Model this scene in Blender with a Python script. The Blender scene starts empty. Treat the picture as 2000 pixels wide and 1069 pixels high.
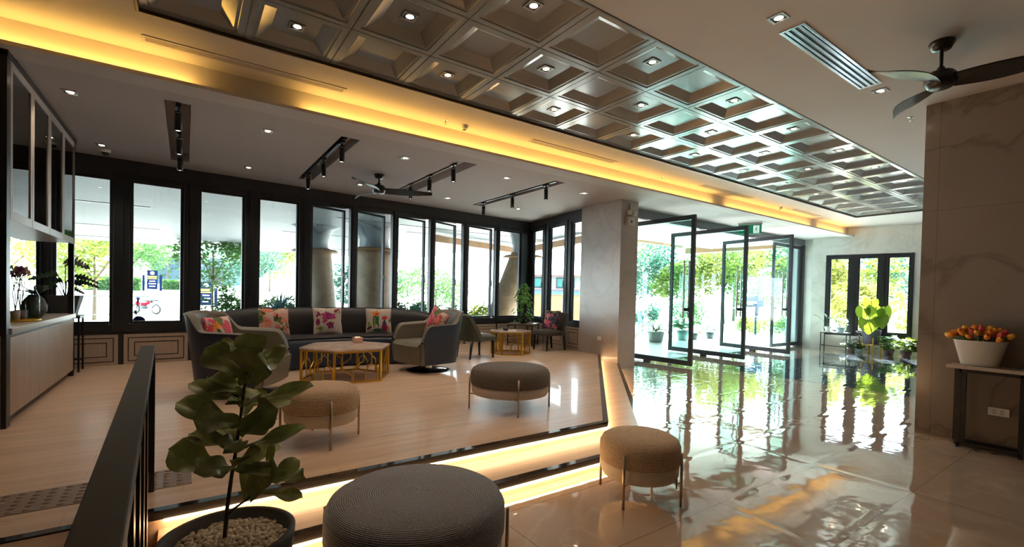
import bpy, bmesh, math, random
from mathutils import Vector, Matrix, noise
random.seed(7)
SC = bpy.context.scene
C = SC.collection
PI = math.pi
# ------------------------------------------------------------------ camera
H = 1.3
FPX, CYP = 908.0, 592.0
YAW, PITCH, ROLL = math.radians(35.1), math.radians(-1.03), math.radians(1.27)
cy_, sy_ = math.cos(YAW), math.sin(YAW); cp_, sp_ = math.cos(PITCH), math.sin(PITCH)
fw = Vector((sy_*cp_, cy_*cp_, sp_)); rr = Vector((cy_, -sy_, 0)); uu = rr.cross(fw)
cr_, sr_ = math.cos(ROLL), math.sin(ROLL)
R_ = cr_*rr + sr_*uu; U_ = -sr_*rr + cr_*uu
cam = bpy.data.cameras.new('camera'); camo = bpy.data.objects.new('camera', cam); C.objects.link(camo)
camo.matrix_world = Matrix(((R_.x, U_.x, -fw.x, 0), (R_.y, U_.y, -fw.y, 0), (R_.z, U_.z, -fw.z, H), (0, 0, 0, 1)))
cam.sensor_width = 36; cam.lens = 36*FPX/2000; cam.shift_y = (CYP-534.5)/2000
cam.clip_end = 400; cam.clip_start = .05
SC.camera = camo
# ------------------------------------------------------------------ world, sun, exposure
SC.view_settings.view_transform = 'Standard'; SC.view_settings.look = 'None'
SC.view_settings.gamma = 1; SC.view_settings.use_curve_mapping = False
SC.view_settings.exposure = 0.0
w = bpy.data.worlds.new('sky'); SC.world = w; w.use_nodes = True
nt = w.node_tree; bg = nt.nodes['Background']
bg.inputs[0].default_value = (.76, .90, 1.0, 1); bg.inputs[1].default_value = 17
sun = bpy.data.lights.new('sun', 'SUN'); sun.energy = 75; sun.angle = .02; sun.color = (1, .95, .85)
suno = bpy.data.objects.new('sun', sun); C.objects.link(suno)
_el, _az = math.radians(42), math.radians(27)      # sun over the entrance garden
suno.rotation_euler = Vector((math.cos(_el)*math.cos(_az), math.cos(_el)*math.sin(_az), math.sin(_el))).to_track_quat('Z', 'Y').to_euler()
# ------------------------------------------------------------------ materials
MATS = {}
def _mk(name):
    m = bpy.data.materials.new(name); m.use_nodes = True; MATS[name] = m
    return m, m.node_tree, m.node_tree.nodes['Principled BSDF']
def N(t, typ, **k):
    n = t.nodes.new(typ)
    for a, b in k.items(): setattr(n, a, b)
    return n
def coords(t, scale=(1,1,1), rot=(0,0,0), loc=(0,0,0), kind='Object'):
    tc = N(t, 'ShaderNodeTexCoord'); mp = N(t, 'ShaderNodeMapping')
    t.links.new(tc.outputs[kind], mp.inputs[0])
    mp.inputs['Scale'].default_value = scale; mp.inputs['Rotation'].default_value = rot; mp.inputs['Location'].default_value = loc
    return mp.outputs[0]
def ramp(t, fac, stops):
    r = N(t, 'ShaderNodeValToRGB'); t.links.new(fac, r.inputs[0])
    e = r.color_ramp.elements
    while len(e) < len(stops): e.new(.5)
    for i, (p, c) in enumerate(stops): e[i].position = p; e[i].color = (*c, 1)
    return r.outputs[0]
def pbr(name, col, rough=.5, metal=0, var=0, vs=8, bump=0, bs=40, coat=0, spec=.5, stretch=(1,1,1), sheen=0, trans=0):
    m, t, p = _mk(name)
    p.inputs['Base Color'].default_value = (*col, 1); p.inputs['Roughness'].default_value = rough
    p.inputs['Metallic'].default_value = metal; p.inputs['Coat Weight'].default_value = coat
    p.inputs['Specular IOR Level'].default_value = spec; p.inputs['Sheen Weight'].default_value = sheen
    p.inputs['Coat Roughness'].default_value = .05
    v = coords(t, stretch)
    if var:
        n = N(t, 'ShaderNodeTexNoise'); n.inputs['Scale'].default_value = vs; n.inputs['Detail'].default_value = 4
        t.links.new(v, n.inputs['Vector'])
        a = tuple(max(0, c*(1-var)) for c in col); b = tuple(min(1, c*(1+var)) for c in col)
        t.links.new(ramp(t, n.outputs[0], [(.3, a), (.7, b)]), p.inputs['Base Color'])
    if bump:
        n = N(t, 'ShaderNodeTexNoise'); n.inputs['Scale'].default_value = bs; n.inputs['Detail'].default_value = 3
        t.links.new(v, n.inputs['Vector'])
        b = N(t, 'ShaderNodeBump'); b.inputs['Distance'].default_value = bump; t.links.new(n.outputs[0], b.inputs['Height'])
        t.links.new(b.outputs[0], p.inputs['Normal'])
    return m
def emit(name, col, s, sample=True):
    m, t, p = _mk(name)
    p.inputs['Base Color'].default_value = (*col, 1)
    p.inputs['Emission Color'].default_value = (*col, 1); p.inputs['Emission Strength'].default_value = s
    if not sample: m.cycles.emission_sampling = 'NONE'
    return m
def glassm(name, tint, rough=0.0, ior=1.45):
    m = bpy.data.materials.new(name); m.use_nodes = True; MATS[name] = m; t = m.node_tree
    for n in list(t.nodes): t.nodes.remove(n)
    o = N(t, 'ShaderNodeOutputMaterial'); mx = N(t, 'ShaderNodeMixShader'); tr = N(t, 'ShaderNodeBsdfTransparent')
    gl = N(t, 'ShaderNodeBsdfGlossy'); lw = N(t, 'ShaderNodeLayerWeight'); lw.inputs[0].default_value = .5
    pw = N(t, 'ShaderNodeMath', operation='POWER'); pw.inputs[1].default_value = 5; t.links.new(lw.outputs['Facing'], pw.inputs[0])
    fr = N(t, 'ShaderNodeMath', operation='MULTIPLY_ADD'); fr.inputs[1].default_value = .95; fr.inputs[2].default_value = ((ior-1)/(ior+1))**2; t.links.new(pw.outputs[0], fr.inputs[0])
    tr.inputs[0].default_value = (*tint, 1); gl.inputs['Roughness'].default_value = rough
    t.links.new(fr.outputs[0], mx.inputs[0]); t.links.new(tr.outputs[0], mx.inputs[1]); t.links.new(gl.outputs[0], mx.inputs[2])
    t.links.new(mx.outputs[0], o.inputs[0])
    return m
def woodm(name, c1, c2, plank=None, rough=.35, along='x', gs=1.0, coat=.0, grain=1.0):
    m, t, p = _mk(name)
    sc = (1.2*gs, 22*gs, 22*gs) if along == 'x' else ((22*gs, 22*gs, 1.2*gs) if along == 'z' else (22*gs, 1.2*gs, 22*gs))
    v = coords(t, sc)
    n = N(t, 'ShaderNodeTexNoise'); n.inputs['Scale'].default_value = 1; n.inputs['Detail'].default_value = 6; n.inputs['Distortion'].default_value = .6
    t.links.new(v, n.inputs['Vector'])
    col = ramp(t, n.outputs[0], [(.3, c1), (.7, c2)])
    if plank:
        L, W = plank
        v2 = coords(t, (1, 1, 1))
        b = N(t, 'ShaderNodeTexBrick'); b.offset = .37; b.inputs['Scale'].default_value = 1
        b.inputs['Brick Width'].default_value = L; b.inputs['Row Height'].default_value = W; b.inputs['Mortar Size'].default_value = .0012
        b.inputs['Color1'].default_value = (1.03, 1.0, .98, 1); b.inputs['Color2'].default_value = (.92, .92, .92, 1); b.inputs['Mortar'].default_value = (.60, .56, .52, 1)
        t.links.new(v2, b.inputs['Vector'])
        mx = N(t, 'ShaderNodeMixRGB', blend_type='MULTIPLY'); mx.inputs[0].default_value = 1
        t.links.new(col, mx.inputs[1]); t.links.new(b.outputs[0], mx.inputs[2]); col = mx.outputs[0]
    t.links.new(col, p.inputs['Base Color']); p.inputs['Roughness'].default_value = rough; p.inputs['Coat Weight'].default_value = coat
    return m
def marblem(name, base, vein, rough=.15, scale=1.0, joints=None, vs=.5, coat=0, bumpy=0, cloud=.12, jointcol=.6, axes='xy', spec=.5, joff=(0,0)):
    m, t, p = _mk(name)
    v = coords(t, (scale,)*3)
    n = N(t, 'ShaderNodeTexNoise'); n.inputs['Scale'].default_value = 1.1; n.inputs['Detail'].default_value = 7; n.inputs['Distortion'].default_value = 1.3
    t.links.new(v, n.inputs['Vector'])
    # thin veins where the noise crosses its middle
    ab = N(t, 'ShaderNodeMath', operation='SUBTRACT'); ab.inputs[1].default_value = .5; t.links.new(n.outputs[0], ab.inputs[0])
    ab2 = N(t, 'ShaderNodeMath', operation='ABSOLUTE'); t.links.new(ab.outputs[0], ab2.inputs[0])
    vein_c = ramp(t, ab2.outputs[0], [(0.0, tuple(b*(1-vs)+c*vs for b, c in zip(base, vein))), (.035, base)])
    n2 = N(t, 'ShaderNodeTexNoise'); n2.inputs['Scale'].default_value = 2.2; n2.inputs['Detail'].default_value = 5; t.links.new(v, n2.inputs['Vector'])
    cl = ramp(t, n2.outputs[0], [(.3, (1-cloud,)*3), (.7, (1.0,)*3)])
    mx = N(t, 'ShaderNodeMixRGB', blend_type='MULTIPLY'); mx.inputs[0].default_value = 1
    t.links.new(vein_c, mx.inputs[1]); t.links.new(cl, mx.inputs[2]); col = mx.outputs[0]
    hgt = None
    if joints:
        L, W = joints
        rot = {'xy': (0,0,0), 'xz': (PI/2,0,0), 'yz': (0,0,0)}[axes]
        tc = N(t, 'ShaderNodeTexCoord'); sp = N(t, 'ShaderNodeSeparateXYZ'); cb = N(t, 'ShaderNodeCombineXYZ')
        t.links.new(tc.outputs['Object'], sp.inputs[0])
        i0, i1 = {'xy': (0,1), 'xz': (0,2), 'yz': (1,2)}[axes]
        ad0 = N(t, 'ShaderNodeMath', operation='ADD'); ad0.inputs[1].default_value = joff[0]; ad1 = N(t, 'ShaderNodeMath', operation='ADD'); ad1.inputs[1].default_value = joff[1]
        t.links.new(sp.outputs[i0], ad0.inputs[0]); t.links.new(sp.outputs[i1], ad1.inputs[0])
        t.links.new(ad0.outputs[0], cb.inputs[0]); t.links.new(ad1.outputs[0], cb.inputs[1])
        b = N(t, 'ShaderNodeTexBrick'); b.offset = 0; b.inputs['Scale'].default_value = 1
        b.inputs['Brick Width'].default_value = L; b.inputs['Row Height'].default_value = W; b.inputs['Mortar Size'].default_value = .0022
        b.inputs['Color1'].default_value = (1, 1, 1, 1); b.inputs['Color2'].default_value = (.97, .97, .97, 1); b.inputs['Mortar'].default_value = (jointcol,)*3+(1,)
        t.links.new(cb.outputs[0], b.inputs['Vector'])
        mx2 = N(t, 'ShaderNodeMixRGB', blend_type='MULTIPLY'); mx2.inputs[0].default_value = 1
        t.links.new(col, mx2.inputs[1]); t.links.new(b.outputs[0], mx2.inputs[2]); col = mx2.outputs[0]
        if bumpy:
            b2 = N(t, 'ShaderNodeTexBrick'); b2.offset = 0; b2.inputs['Scale'].default_value = 1
            b2.inputs['Brick Width'].default_value = L; b2.inputs['Row Height'].default_value = W
            b2.inputs['Mortar Size'].default_value = .06; b2.inputs['Mortar Smooth'].default_value = 1
            t.links.new(cb.outputs[0], b2.inputs['Vector']); hgt = b2.outputs['Fac']
    if bumpy:
        nb = N(t, 'ShaderNodeTexNoise'); nb.inputs['Scale'].default_value = 5.0; nb.inputs['Detail'].default_value = 2.5
        t.links.new(coords(t), nb.inputs['Vector'])
        h = nb.outputs[0]
        if hgt:
            mm = N(t, 'ShaderNodeMath', operation='MULTIPLY_ADD'); t.links.new(hgt, mm.inputs[0]); mm.inputs[1].default_value = -.45; t.links.new(h, mm.inputs[2]); h = mm.outputs[0]
        bp = N(t, 'ShaderNodeBump'); bp.inputs['Distance'].default_value = bumpy; t.links.new(h, bp.inputs['Height'])
        t.links.new(bp.outputs[0], p.inputs['Normal']); t.links.new(bp.outputs[0], p.inputs['Coat Normal'])
    t.links.new(col, p.inputs['Base Color']); p.inputs['Roughness'].default_value = rough
    p.inputs['Coat Weight'].default_value = coat; p.inputs['Coat Roughness'].default_value = .01; p.inputs['Specular IOR Level'].default_value = spec
    return m
# ------------------------------------------------------------------ mesh helper
class MB:
    def __init__(s, xf=None): s.v = []; s.f = []; s.sm = []; s.mi = []; s.cur = 0; s.xf = xf
    def add(s, vs, fs, smooth=False):
        b = len(s.v)
        for q in vs:
            q = Vector(q)
            s.v.append(s.xf @ q if s.xf else q)
        for q in fs: s.f.append([b+i for i in q]); s.sm.append(smooth); s.mi.append(s.cur)
        return s
    def box(s, x0, x1, y0, y1, z0, z1):
        return s.add([(x0,y0,z0),(x1,y0,z0),(x1,y1,z0),(x0,y1,z0),(x0,y0,z1),(x1,y0,z1),(x1,y1,z1),(x0,y1,z1)],
                     [(0,3,2,1),(4,5,6,7),(0,1,5,4),(1,2,6,5),(2,3,7,6),(3,0,4,7)])
    def bar(s, a, b, w, d, up=(0,0,1)):          # rectangular bar from a to b; w across, d along up
        a = Vector(a); b = Vector(b); t = (b-a).normalized(); u = Vector(up)
        if abs(t.dot(u)) > .98: u = Vector((0,1,0))
        r = t.cross(u).normalized(); u = r.cross(t)
        vs = []
        for p in (a, b):
            for i, j in ((-1,-1),(1,-1),(1,1),(-1,1)): vs.append(p + r*i*w/2 + u*j*d/2)
        return s.add(vs, [(0,1,2,3),(7,6,5,4),(0,4,5,1),(1,5,6,2),(2,6,7,3),(3,7,4,0)])
    def tube(s, pts, rad, n=10, caps=True, smooth=True):
        pts = [Vector(p) for p in pts]; rs = rad if isinstance(rad, (list, tuple)) else [rad]*len(pts)
        vs = []; ref = None
        for i, p in enumerate(pts):
            t = (pts[min(i+1, len(pts)-1)] - pts[max(i-1, 0)]).normalized()
            if ref is None: ref = Vector((0,0,1)) if abs(t.z) < .9 else Vector((1,0,0))
            r = t.cross(ref).normalized(); u = r.cross(t).normalized(); ref = u
            for k in range(n):
                a = 2*PI*k/n; vs.append(p + (r*math.cos(a)+u*math.sin(a))*rs[i])
        fs = []
        for i in range(len(pts)-1):
            for k in range(n): fs.append((i*n+k, i*n+(k+1)%n, (i+1)*n+(k+1)%n, (i+1)*n+k))
        s.add(vs, fs, smooth)
        if caps:
            b = len(s.v)-len(vs)
            s.f += [[b+k for k in range(n)][::-1], [b+(len(pts)-1)*n+k for k in range(n)]]; s.sm += [False]*2; s.mi += [s.cur]*2
        return s
    def lathe(s, prof, n=32, c=(0,0,0), a0=0, a1=2*PI, smooth=True, sx=1, sy=1):
        full = abs(a1-a0-2*PI) < 1e-6; m = n if full else n+1; vs = []
        for r, z in prof:
            for k in range(m):
                a = a0+(a1-a0)*k/n; vs.append((c[0]+r*math.cos(a)*sx, c[1]+r*math.sin(a)*sy, c[2]+z))
        fs = []
        for i in range(len(prof)-1):
            for k in range(n if full else n):
                k2 = (k+1) % m
                if not full and k == n: continue
                fs.append((i*m+k, i*m+k2, (i+1)*m+k2, (i+1)*m+k))
        return s.add(vs, fs, smooth)
    def prism(s, poly, z0, z1):
        n = len(poly); vs = [(x,y,z0) for x,y in poly]+[(x,y,z1) for x,y in poly]
        return s.add(vs, [tuple(range(n))[::-1], tuple(range(n, 2*n))]+[(i,(i+1)%n,n+(i+1)%n,n+i) for i in range(n)])
    def grid(s, fn, nu, nv, smooth=True, closeu=False):
        vs = [fn(u/nu, v/nv) for v in range(nv+1) for u in range(nu + (0 if closeu else 1))]
        m = nu if closeu else nu+1; fs = []
        for v in range(nv):
            for u in range(nu):
                fs.append((v*m+u, v*m+(u+1)%m, (v+1)*m+(u+1)%m, (v+1)*m+u))
        return s.add(vs, fs, smooth)
    def ball(s, c, r, n=12, sz=1):
        if not isinstance(r, (tuple, list)): r = (r, r, r*sz)
        def fn(u, v):
            a = 2*PI*u; b = PI*v
            return (c[0]+r[0]*math.sin(b)*math.cos(a), c[1]+r[1]*math.sin(b)*math.sin(a), c[2]+r[2]*math.cos(b))
        return s.grid(fn, n, max(4, n//2), True, True)
    def build(s, name, mat, parent=None, bevel=0, seg=2, loc=None, sub=0, solid=0, fix=True):
        me = bpy.data.meshes.new(name); me.from_pydata(s.v, [], s.f); me.update()
        for p, q, i in zip(me.polygons, s.sm, s.mi): p.use_smooth = q; p.material_index = i
        for q in (mat if isinstance(mat, (list, tuple)) else [mat]): me.materials.append(q)
        if fix:
            bm = bmesh.new(); bm.from_mesh(me); bmesh.ops.recalc_face_normals(bm, faces=bm.faces); bm.to_mesh(me); bm.free()
        o = bpy.data.objects.new(name, me); C.objects.link(o)
        if parent: o.parent = parent
        if loc: o.location = loc
        if solid:
            d = o.modifiers.new('t', 'SOLIDIFY'); d.thickness = solid; d.offset = 0
        if bevel:
            d = o.modifiers.new('b', 'BEVEL'); d.width = bevel; d.segments = seg; d.limit_method = 'ANGLE'; d.angle_limit = .6
        if sub:
            d = o.modifiers.new('s', 'SUBSURF'); d.levels = sub; d.render_levels = sub
        return o
def tag(o, label=None, cat=None, group=None, kind=None):
    if label: o['label'] = label
    if cat: o['category'] = cat
    if group: o['group'] = group
    if kind: o['kind'] = kind
    return o
def thing(name, label, cat, loc=(0,0,0), rz=0, group=None, kind=None):
    o = bpy.data.objects.new(name, None); C.objects.link(o); o.location = loc; o.rotation_euler = (0,0,rz); o.empty_display_size = .1
    return tag(o, label, cat, group, kind)
def copytree(o, parent=None):
    c = o.copy(); C.objects.link(c)
    if parent: c.parent = parent
    for ch in o.children: copytree(ch, c)
    return c
def struct(mb, name, mat, label=None, cat='structure', **k):
    o = mb.build(name, mat, **k)
    return tag(o, label or name.replace('_', ' '), cat, None, 'structure')
def frame_xf(A, B, z=0):           # local x along A->B, local y to the left-hand normal, origin A
    A = Vector((A[0], A[1], 0)); B = Vector((B[0], B[1], 0)); d = (B-A).normalized(); n = Vector((-d.y, d.x, 0))
    return Matrix(((d.x, n.x, 0, A.x), (d.y, n.y, 0, A.y), (0, 0, 1, z), (0, 0, 0, 1))), (B-A).length
# palette
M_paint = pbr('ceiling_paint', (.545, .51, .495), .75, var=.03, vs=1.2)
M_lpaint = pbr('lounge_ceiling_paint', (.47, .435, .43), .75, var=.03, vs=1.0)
M_coffer = pbr('coffer_lacquer', (.235, .24, .232), .22, var=.06, vs=3, coat=.8, bump=.0006, bs=9)
M_coffer.node_tree.nodes['Principled BSDF'].inputs['Coat Roughness'].default_value = .18
M_dark = pbr('dark_aluminium', (.030, .035, .042), .35, metal=.2, spec=.5)
M_darkband = pbr('charcoal_paint', (.040, .042, .046), .5)
M_black = pbr('black_metal', (.012, .012, .013), .35)
M_woodfloor = woodm('wood_floor', (.57, .40, .28), (.75, .56, .41), plank=(1.25, .16), rough=.33, coat=.15)
M_stepwood = woodm('step_board', (.50, .35, .24), (.66, .49, .36), plank=(1.3, 1.2), rough=.35)
M_rampwood = woodm('ramp_board', (.30, .18, .11), (.42, .27, .17), plank=(1.3, .2), rough=.35)
M_panel = woodm('pale_oak_veneer', (.50, .38, .29), (.60, .47, .37), rough=.5, along='z', gs=1.5)
M_nosing = pbr('black_granite_edge', (.018, .016, .015), .08, coat=.5)
M_tile = marblem('polished_beige_tile', (.50, .365, .27), (.64, .51, .40), rough=.045, joints=(1.3, .625), bumpy=.0017, cloud=.10, coat=.9, vs=.35, joff=(-1.5+13, -1.0+12.5), jointcol=.35)
M_inlay = marblem('blue_grey_inlay_tile', (.055, .075, .11), (.30, .34, .40), rough=.045, joints=(1.3, .625), bumpy=.0017, cloud=.5, coat=.9, vs=.7, joff=(-1.5+13, -1.0+12.5), jointcol=.5)
M_marble = marblem('warm_marble_wall', (.27, .215, .17), (.15, .11, .085), rough=.16, scale=.8, joints=(.62, 1.22), axes='yz', vs=.55, jointcol=.6, joff=(10-.2, 5+.1))
M_marble2 = marblem('pale_marble_column', (.46, .41, .375), (.32, .28, .25), rough=.22, scale=.9, vs=.28)
M_marblew = marblem('white_marble_wall', (.84, .83, .81), (.48, .46, .45), rough=.2, scale=1.0, vs=.22)
M_glass = glassm('clear_glass', (.93, .98, .97))
M_glassgreen = glassm('green_edge_glass', (.78, .93, .91))
M_ledw = emit('warm_led_strip', (1, .66, .34), 38)
M_ledy = emit('amber_led_strip', (1, .57, .12), 34)
M_lamp = emit('lamp_face', (1, .78, .55), 18, False)
M_white = pbr('white_plastic', (.78, .78, .76), .4)
M_chrome = pbr('polished_steel', (.72, .73, .74), .18, metal=1)
M_terrace = pbr('pale_terrace_stone', (.62, .62, .60), .5, var=.05, vs=3)
M_street = pbr('pale_street_concrete', (.60, .60, .60), .85, var=.05, vs=.6)
# ------------------------------------------------------------------ shell
ZC, ZM = 3.06, 3.28
WA, WB = (-1.12, 8.42), (6.82, 9.0); RC, RD = (6.82, 9.0), (6.5, 6.75)
FA, FB = (14.45, 5.35), (15.3, 1.99)
# lower floor with the inlay left out as its own piece
struct(MB().box(-7, 15.6, -4, 6.2, -.12, 0), 'floor', M_tile, 'polished beige stone tile floor of the lobby', 'floor')
inl = MB().prism([(8.25, 0.6), (14.25, 0.6), (13.75, 4.85), (8.25, 4.85)], 0, .0012)
struct(inl, 'floor_inlay', M_inlay, 'dark blue grey stone inlay in the lobby floor', 'floor')
P_TOP = [(-7, 2.86), (3.03, 2.85), (6.40, 6.22), (6.50, 6.77), (6.84, 9.05), (-1.12, 8.47), (-7, 8.04)]
def plat(z0, z1): return MB().prism(P_TOP, z0, z1)
struct(plat(.0, .2), 'floor_platform', M_woodfloor, 'raised oak plank floor of the lounge', 'floor')
stp = MB().prism([(-.1, 2.45), (3.10, 2.45), (6.40, 5.75), (6.40, 6.3), (3.0, 2.9), (-.1, 2.9)], 0, .1)
struct(stp, 'floor_step', M_stepwood, 'pale step between lobby floor and lounge floor', 'step')
ramp_ = MB().add([(-7, 2.82, .196), (-.14, 2.82, .196), (-.14, -.6, 0.004), (-7, -.6, .004), (-7, 2.82, 0), (-.14, 2.82, 0)], [(0,1,2,3), (4,5,1,0), (1,5,2), (0,3,4), (3,2,5,4)])
struct(ramp_, 'floor_ramp', M_rampwood, 'wooden ramp on the left of the black handrail', 'ramp')
def nosing(path, z, wd=.05, hh=.045):
    mb = MB()
    for (a, b) in zip(path, path[1:]): mb.bar((*a, z-hh/2+.003), (*b, z-hh/2+.003), wd, hh)
    return mb
struct(nosing([(-7, 2.85), (3.04, 2.85), (6.40, 6.21)], .2), 'trim_1', M_nosing, 'black polished edge strip of the lounge platform', 'edge strip')
struct(nosing([(-.1, 2.45), (3.11, 2.45), (6.40, 5.74)], .1), 'trim_2', M_nosing, 'black polished edge strip of the lower step', 'edge strip')
# riser boards set back below the nosings with an LED line tucked under each nosing
def led(path, z, name, m, wd=.012):
    mb = MB()
    for a, b in zip(path, path[1:]): mb.bar((*a, z), (*b, z), wd, .008)
    return mb.build(name, m)
o = led([(-.08, 2.822), (3.045, 2.822), (6.36, 6.14)], .152, 'led_strip', M_ledw); tag(o, 'warm glowing strip under the edge of the lounge platform', 'light strip')
o = led([(-.08, 2.422), (3.115, 2.422), (6.36, 5.67)], .052, 'led_strip', M_ledw); tag(o, 'warm glowing strip under the edge of the lower step', 'light strip')
# ceilings
def ceil_holes(x0, x1, y0, y1, z0, z1, holes):
    xs = sorted({x0, x1, *[h[0] for h in holes], *[h[1] for h in holes]}); ys = sorted({y0, y1, *[h[2] for h in holes], *[h[3] for h in holes]})
    mb = MB()
    for a, b in zip(xs, xs[1:]):
        run = None
        for c, d in zip(ys, ys[1:]):
            mx, my = (a+b)/2, (c+d)/2
            inside = any(h[0] < mx < h[1] and h[2] < my < h[3] for h in holes)
            if inside: continue
            mb.box(a, b, c, d, z0, z1)
    return mb
CX0, CX1, CY0, CY1 = -.29, 12.83, 2.345, 4.33
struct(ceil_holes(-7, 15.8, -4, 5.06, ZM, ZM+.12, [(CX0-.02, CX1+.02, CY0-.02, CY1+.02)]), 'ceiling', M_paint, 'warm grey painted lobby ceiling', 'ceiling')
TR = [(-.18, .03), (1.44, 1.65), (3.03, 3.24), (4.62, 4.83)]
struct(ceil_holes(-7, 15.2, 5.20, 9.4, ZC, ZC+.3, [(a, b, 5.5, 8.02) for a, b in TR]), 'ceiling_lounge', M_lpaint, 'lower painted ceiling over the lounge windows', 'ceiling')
tr = MB()
for a, b in TR: tr.box(a, b, 5.5, 8.02, ZC+.12, ZC+.14)
struct(tr, 'ceiling_recess', M_lpaint, 'painted tops of the track light recesses', 'ceiling')
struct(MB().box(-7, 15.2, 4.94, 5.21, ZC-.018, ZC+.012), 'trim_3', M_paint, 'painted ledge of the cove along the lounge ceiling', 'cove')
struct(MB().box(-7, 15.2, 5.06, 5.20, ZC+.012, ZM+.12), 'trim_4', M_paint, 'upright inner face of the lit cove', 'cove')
for i, (a, b) in enumerate(((-3.2, .05), (.95, 8.1), (8.55, 12.2), (12.6, 14.2))):
    o = MB().box(a, b, 4.975, 4.995, ZC+.014, ZC+.024).build('led_strip', M_ledy)
    tag(o, ('amber glowing strip in the cove, %s stretch along the ceiling' % ('nearest', 'second', 'third', 'farthest')[i]), 'light strip')
# coffers
cf = MB()
NXC, NYC = 20, 3
px = (CX1-CX0)/NXC; py = (CY1-CY0)/NYC
zr = ZM+.022
for i in range(NXC):
    for j in range(NYC):
        x0, x1 = CX0+i*px, CX0+(i+1)*px; y0, y1 = CY0+j*py, CY0+(j+1)*py
        def ring(e, z): return [(x0+e, y0+e, z), (x1-e, y0+e, z), (x1-e, y1-e, z), (x0+e, y1-e, z)]
        levels = [(.0, zr+.012), (.004, zr+.012), (.004, zr), (.052, zr), (.056, zr+.008), (.078, zr+.008), (.168, zr+.06), (.17, zr+.06)]
        vs = []; fs = []
        for e, z in levels: vs += ring(e, z)
        for l in range(len(levels)-1):
            for k in range(4): fs.append((l*4+k, l*4+(k+1) % 4, (l+1)*4+(k+1) % 4, (l+1)*4+k))
        l = (len(levels)-1)*4; fs.append((l, l+1, l+2, l+3))
        cf.add(vs, fs)
struct(cf, 'ceiling_coffers', M_coffer, 'grey lacquered coffered ceiling panels, three rows wide', 'ceiling', fix=False)
tm = MB()
for a, b, c, d in ((CX0-.016, CX0, CY0-.016, CY1+.016), (CX1, CX1+.016, CY0-.016, CY1+.016), (CX0, CX1, CY0-.016, CY0), (CX0, CX1, CY1, CY1+.016)):
    tm.box(a, b, c, d, ZM-.004, ZM+.15)
struct(tm, 'trim_5', pbr('bronze_trim', (.09, .075, .065), .4, metal=.3), 'dark edge trim around the coffered ceiling', 'trim')
struct(MB().box(CX0-.1, CX1+.1, CY0-.1, CY1+.1, ZM+.19, ZM+.21), 'ceiling_void', M_darkband, 'slab above the coffered ceiling', 'ceiling')
# marble column, right wall, side walls
struct(MB().box(6.40, 6.86, 5.75, 6.77, 0, ZC), 'wall_column', M_marble2, 'square pale marble column beside the glass doors', 'column')
struct(MB().box(6.05, 7.4, -4, 1.475, 0, ZM), 'wall_right', M_marble, 'brown marble clad wall behind the console table', 'wall')
struct(MB().box(-7.2, -7, -4, 9.6, 0, ZM+.1), 'wall_left', M_paint, 'painted side wall of the lounge', 'wall')
struct(MB().box(-7, 15.8, -4.2, -4, 0, ZM+.1), 'wall_front', pbr('warm_grey_wall', (.26, .21, .17), .7), 'wall at the near end of the lobby', 'wall')
# window wall: local frame along the wall
XW, LW = frame_xf(WA, WB)
XR, LR = frame_xf(RC, RD)
edges = [(-1.02, -.45), (-.27, .264), (.511, 1.062), (1.312, 1.864), (2.112, 2.677), (2.931, 3.555), (3.730, 4.374), (4.539, 5.203), (5.370, 6.010), (6.202, 6.894), (7.062, 7.656)]

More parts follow.
